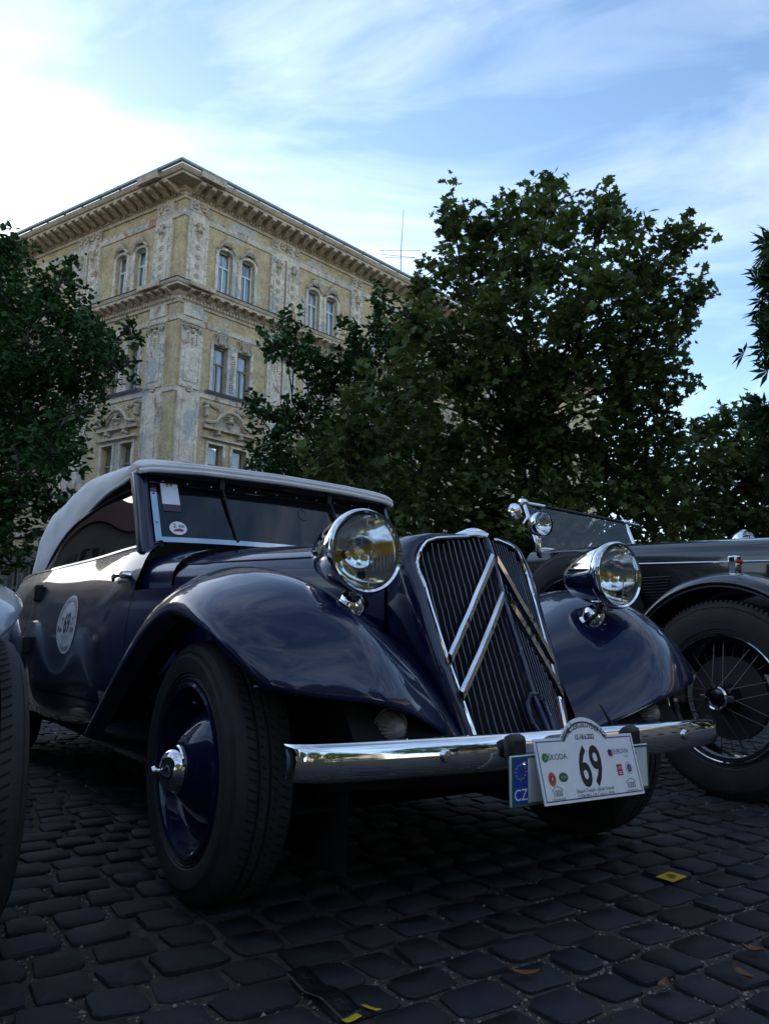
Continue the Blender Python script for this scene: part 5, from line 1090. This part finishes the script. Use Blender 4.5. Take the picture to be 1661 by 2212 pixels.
# ------------------------------------------------------------------ unseen stand-ins for the rest of the square, added to darken paint and chrome reflections
STUC = plaster('far_house_plaster', (.32, .28, .22), [((.25, .24, .22), .5, .6)], seed=21); TILE = mat('roof_tile', (.13, .05, .03), .8, var=.3)
winm = MB().box((0, 0, 0), (1.1, .12, 1.8)).mesh('window', 0); winm.materials.append(mat('far_window', (.03, .035, .045), .1))
def house(label, c, rz, w, h, d, group):
    t_ = thing('town_house', label, 'building', (c[0], c[1], 0), rz, group)
    MB().box((0, 0, h / 2), (w, d, h)).build('wall', STUC, t_, sharp=0)
    MB().add([(-w / 2 - .3, -d / 2 - .4, h), (w / 2 + .3, -d / 2 - .4, h), (w / 2 + .3, d / 2 + .4, h), (-w / 2 - .3, d / 2 + .4, h), (-w / 2, 0, h + 4), (w / 2, 0, h + 4)], [(0, 1, 5, 4), (2, 3, 4, 5), (0, 4, 3), (1, 2, 5), (0, 3, 2, 1)]).build('roof', TILE, t_, sharp=0)
    for k in range(int(w / 2.8)):
        for q in range(int((h - 1) / 3.4)): link('window', winm, t_, (-w / 2 + 1.7 + 2.8 * k, -d / 2 - .02, 2.4 + 3.4 * q))
house('town house across the square mirrored in the bumper', (8, -34, 0), math.pi, 34, 13, 10, 'houses across the square')
house('town house across the square mirrored in the bumper', (-28, -30, 0), math.pi - .3, 30, 15, 10, 'houses across the square')
house('unseen long house added left of the ochre house to block low sky', (-50, 26, 0), math.pi / 2 + .12, 64, 12, 10, None)  # added out of view to keep bright low sky off the door
house('unseen stand-in house added on the right to darken reflections', (36, 0, 0), -math.pi / 2, 44, 13, 10, None)  # added out of view as a dark surround for the paint
def far_tree(base, hgt, rad, n, label, group):
    t_ = thing('square_tree', label, 'tree', base, 0, group); MB().tube([(0, 0, -.1), (.1, 0, hgt * .45), (0, .1, hgt * .7)], .2, 8, rs=[.28, .2, .1]).build('trunk', BARK, t_)
    d = rng.normal(size=(n, 3)); d /= np.linalg.norm(d, axis=1)[:, None]; pos = d * (rng.uniform(.3, 1, n) ** .5)[:, None] * np.array([rad, rad, hgt * .36]) + np.array([0, 0, hgt * .66]) + rng.normal(0, .25, (n, 3))
    o = bpy.data.objects.new('crown', leafmesh('crown', pos, .55, 'small', SLEAF)); col.objects.link(o); o.parent = t_; tag(o, kind='stuff')
for x_, y_, h_, r_ in ((-9, -15, 10, 3.8), (-1, -17, 11, 4.2), (7, -14, 9.5, 3.8), (14, -9, 10, 4), (-16, -8, 10, 4), (-19, 4, 9, 3.6)):
    far_tree((x_, y_, 0), h_, r_, 2600, 'leafy tree across the square mirrored in the paint', 'trees across the square')
# clipped bushes along the edge of the lawn behind the cars
for k, (x_, y_, h_, r_) in enumerate(((3.6, 15.2, 3.2, 2.2), (6.8, 14.6, 3.0, 2.2), (10.2, 13.6, 3.2, 2.4), (13.6, 12, 3.4, 2.6), (.6, 17.0, 3.0, 2.0))):
    t_ = thing('shrub', ['dense dark leafy shrub under the left half of the large plane', 'dense dark leafy shrub behind the tourer windscreen', 'dense dark leafy shrub behind the tourer bonnet', 'dense dark leafy shrub beyond the tourer wing lamp', 'dense dark leafy shrub hidden behind the cabriolet grille'][k], 'shrub', (x_, y_, 0), 0, 'shrubs under the plane trees'); MB().tube([(0, 0, -.05), (0, .05, h_ * .5)], .06, 6).build('stem', BARK, t_)
    n = 3600; d = rng.normal(size=(n, 3)); d /= np.linalg.norm(d, axis=1)[:, None]; pos = d * (rng.uniform(.35, 1, n) ** .5)[:, None] * np.array([r_, 1.3, h_ * .5]) + np.array([0, 0, h_ * .52]) + rng.normal(0, .12, (n, 3)); pos = pos[pos[:, 2] > .05]
    o = bpy.data.objects.new('foliage', leafmesh('foliage', pos, .19, 'plane', PLEAF)); col.objects.link(o); o.parent = t_; tag(o, kind='stuff')
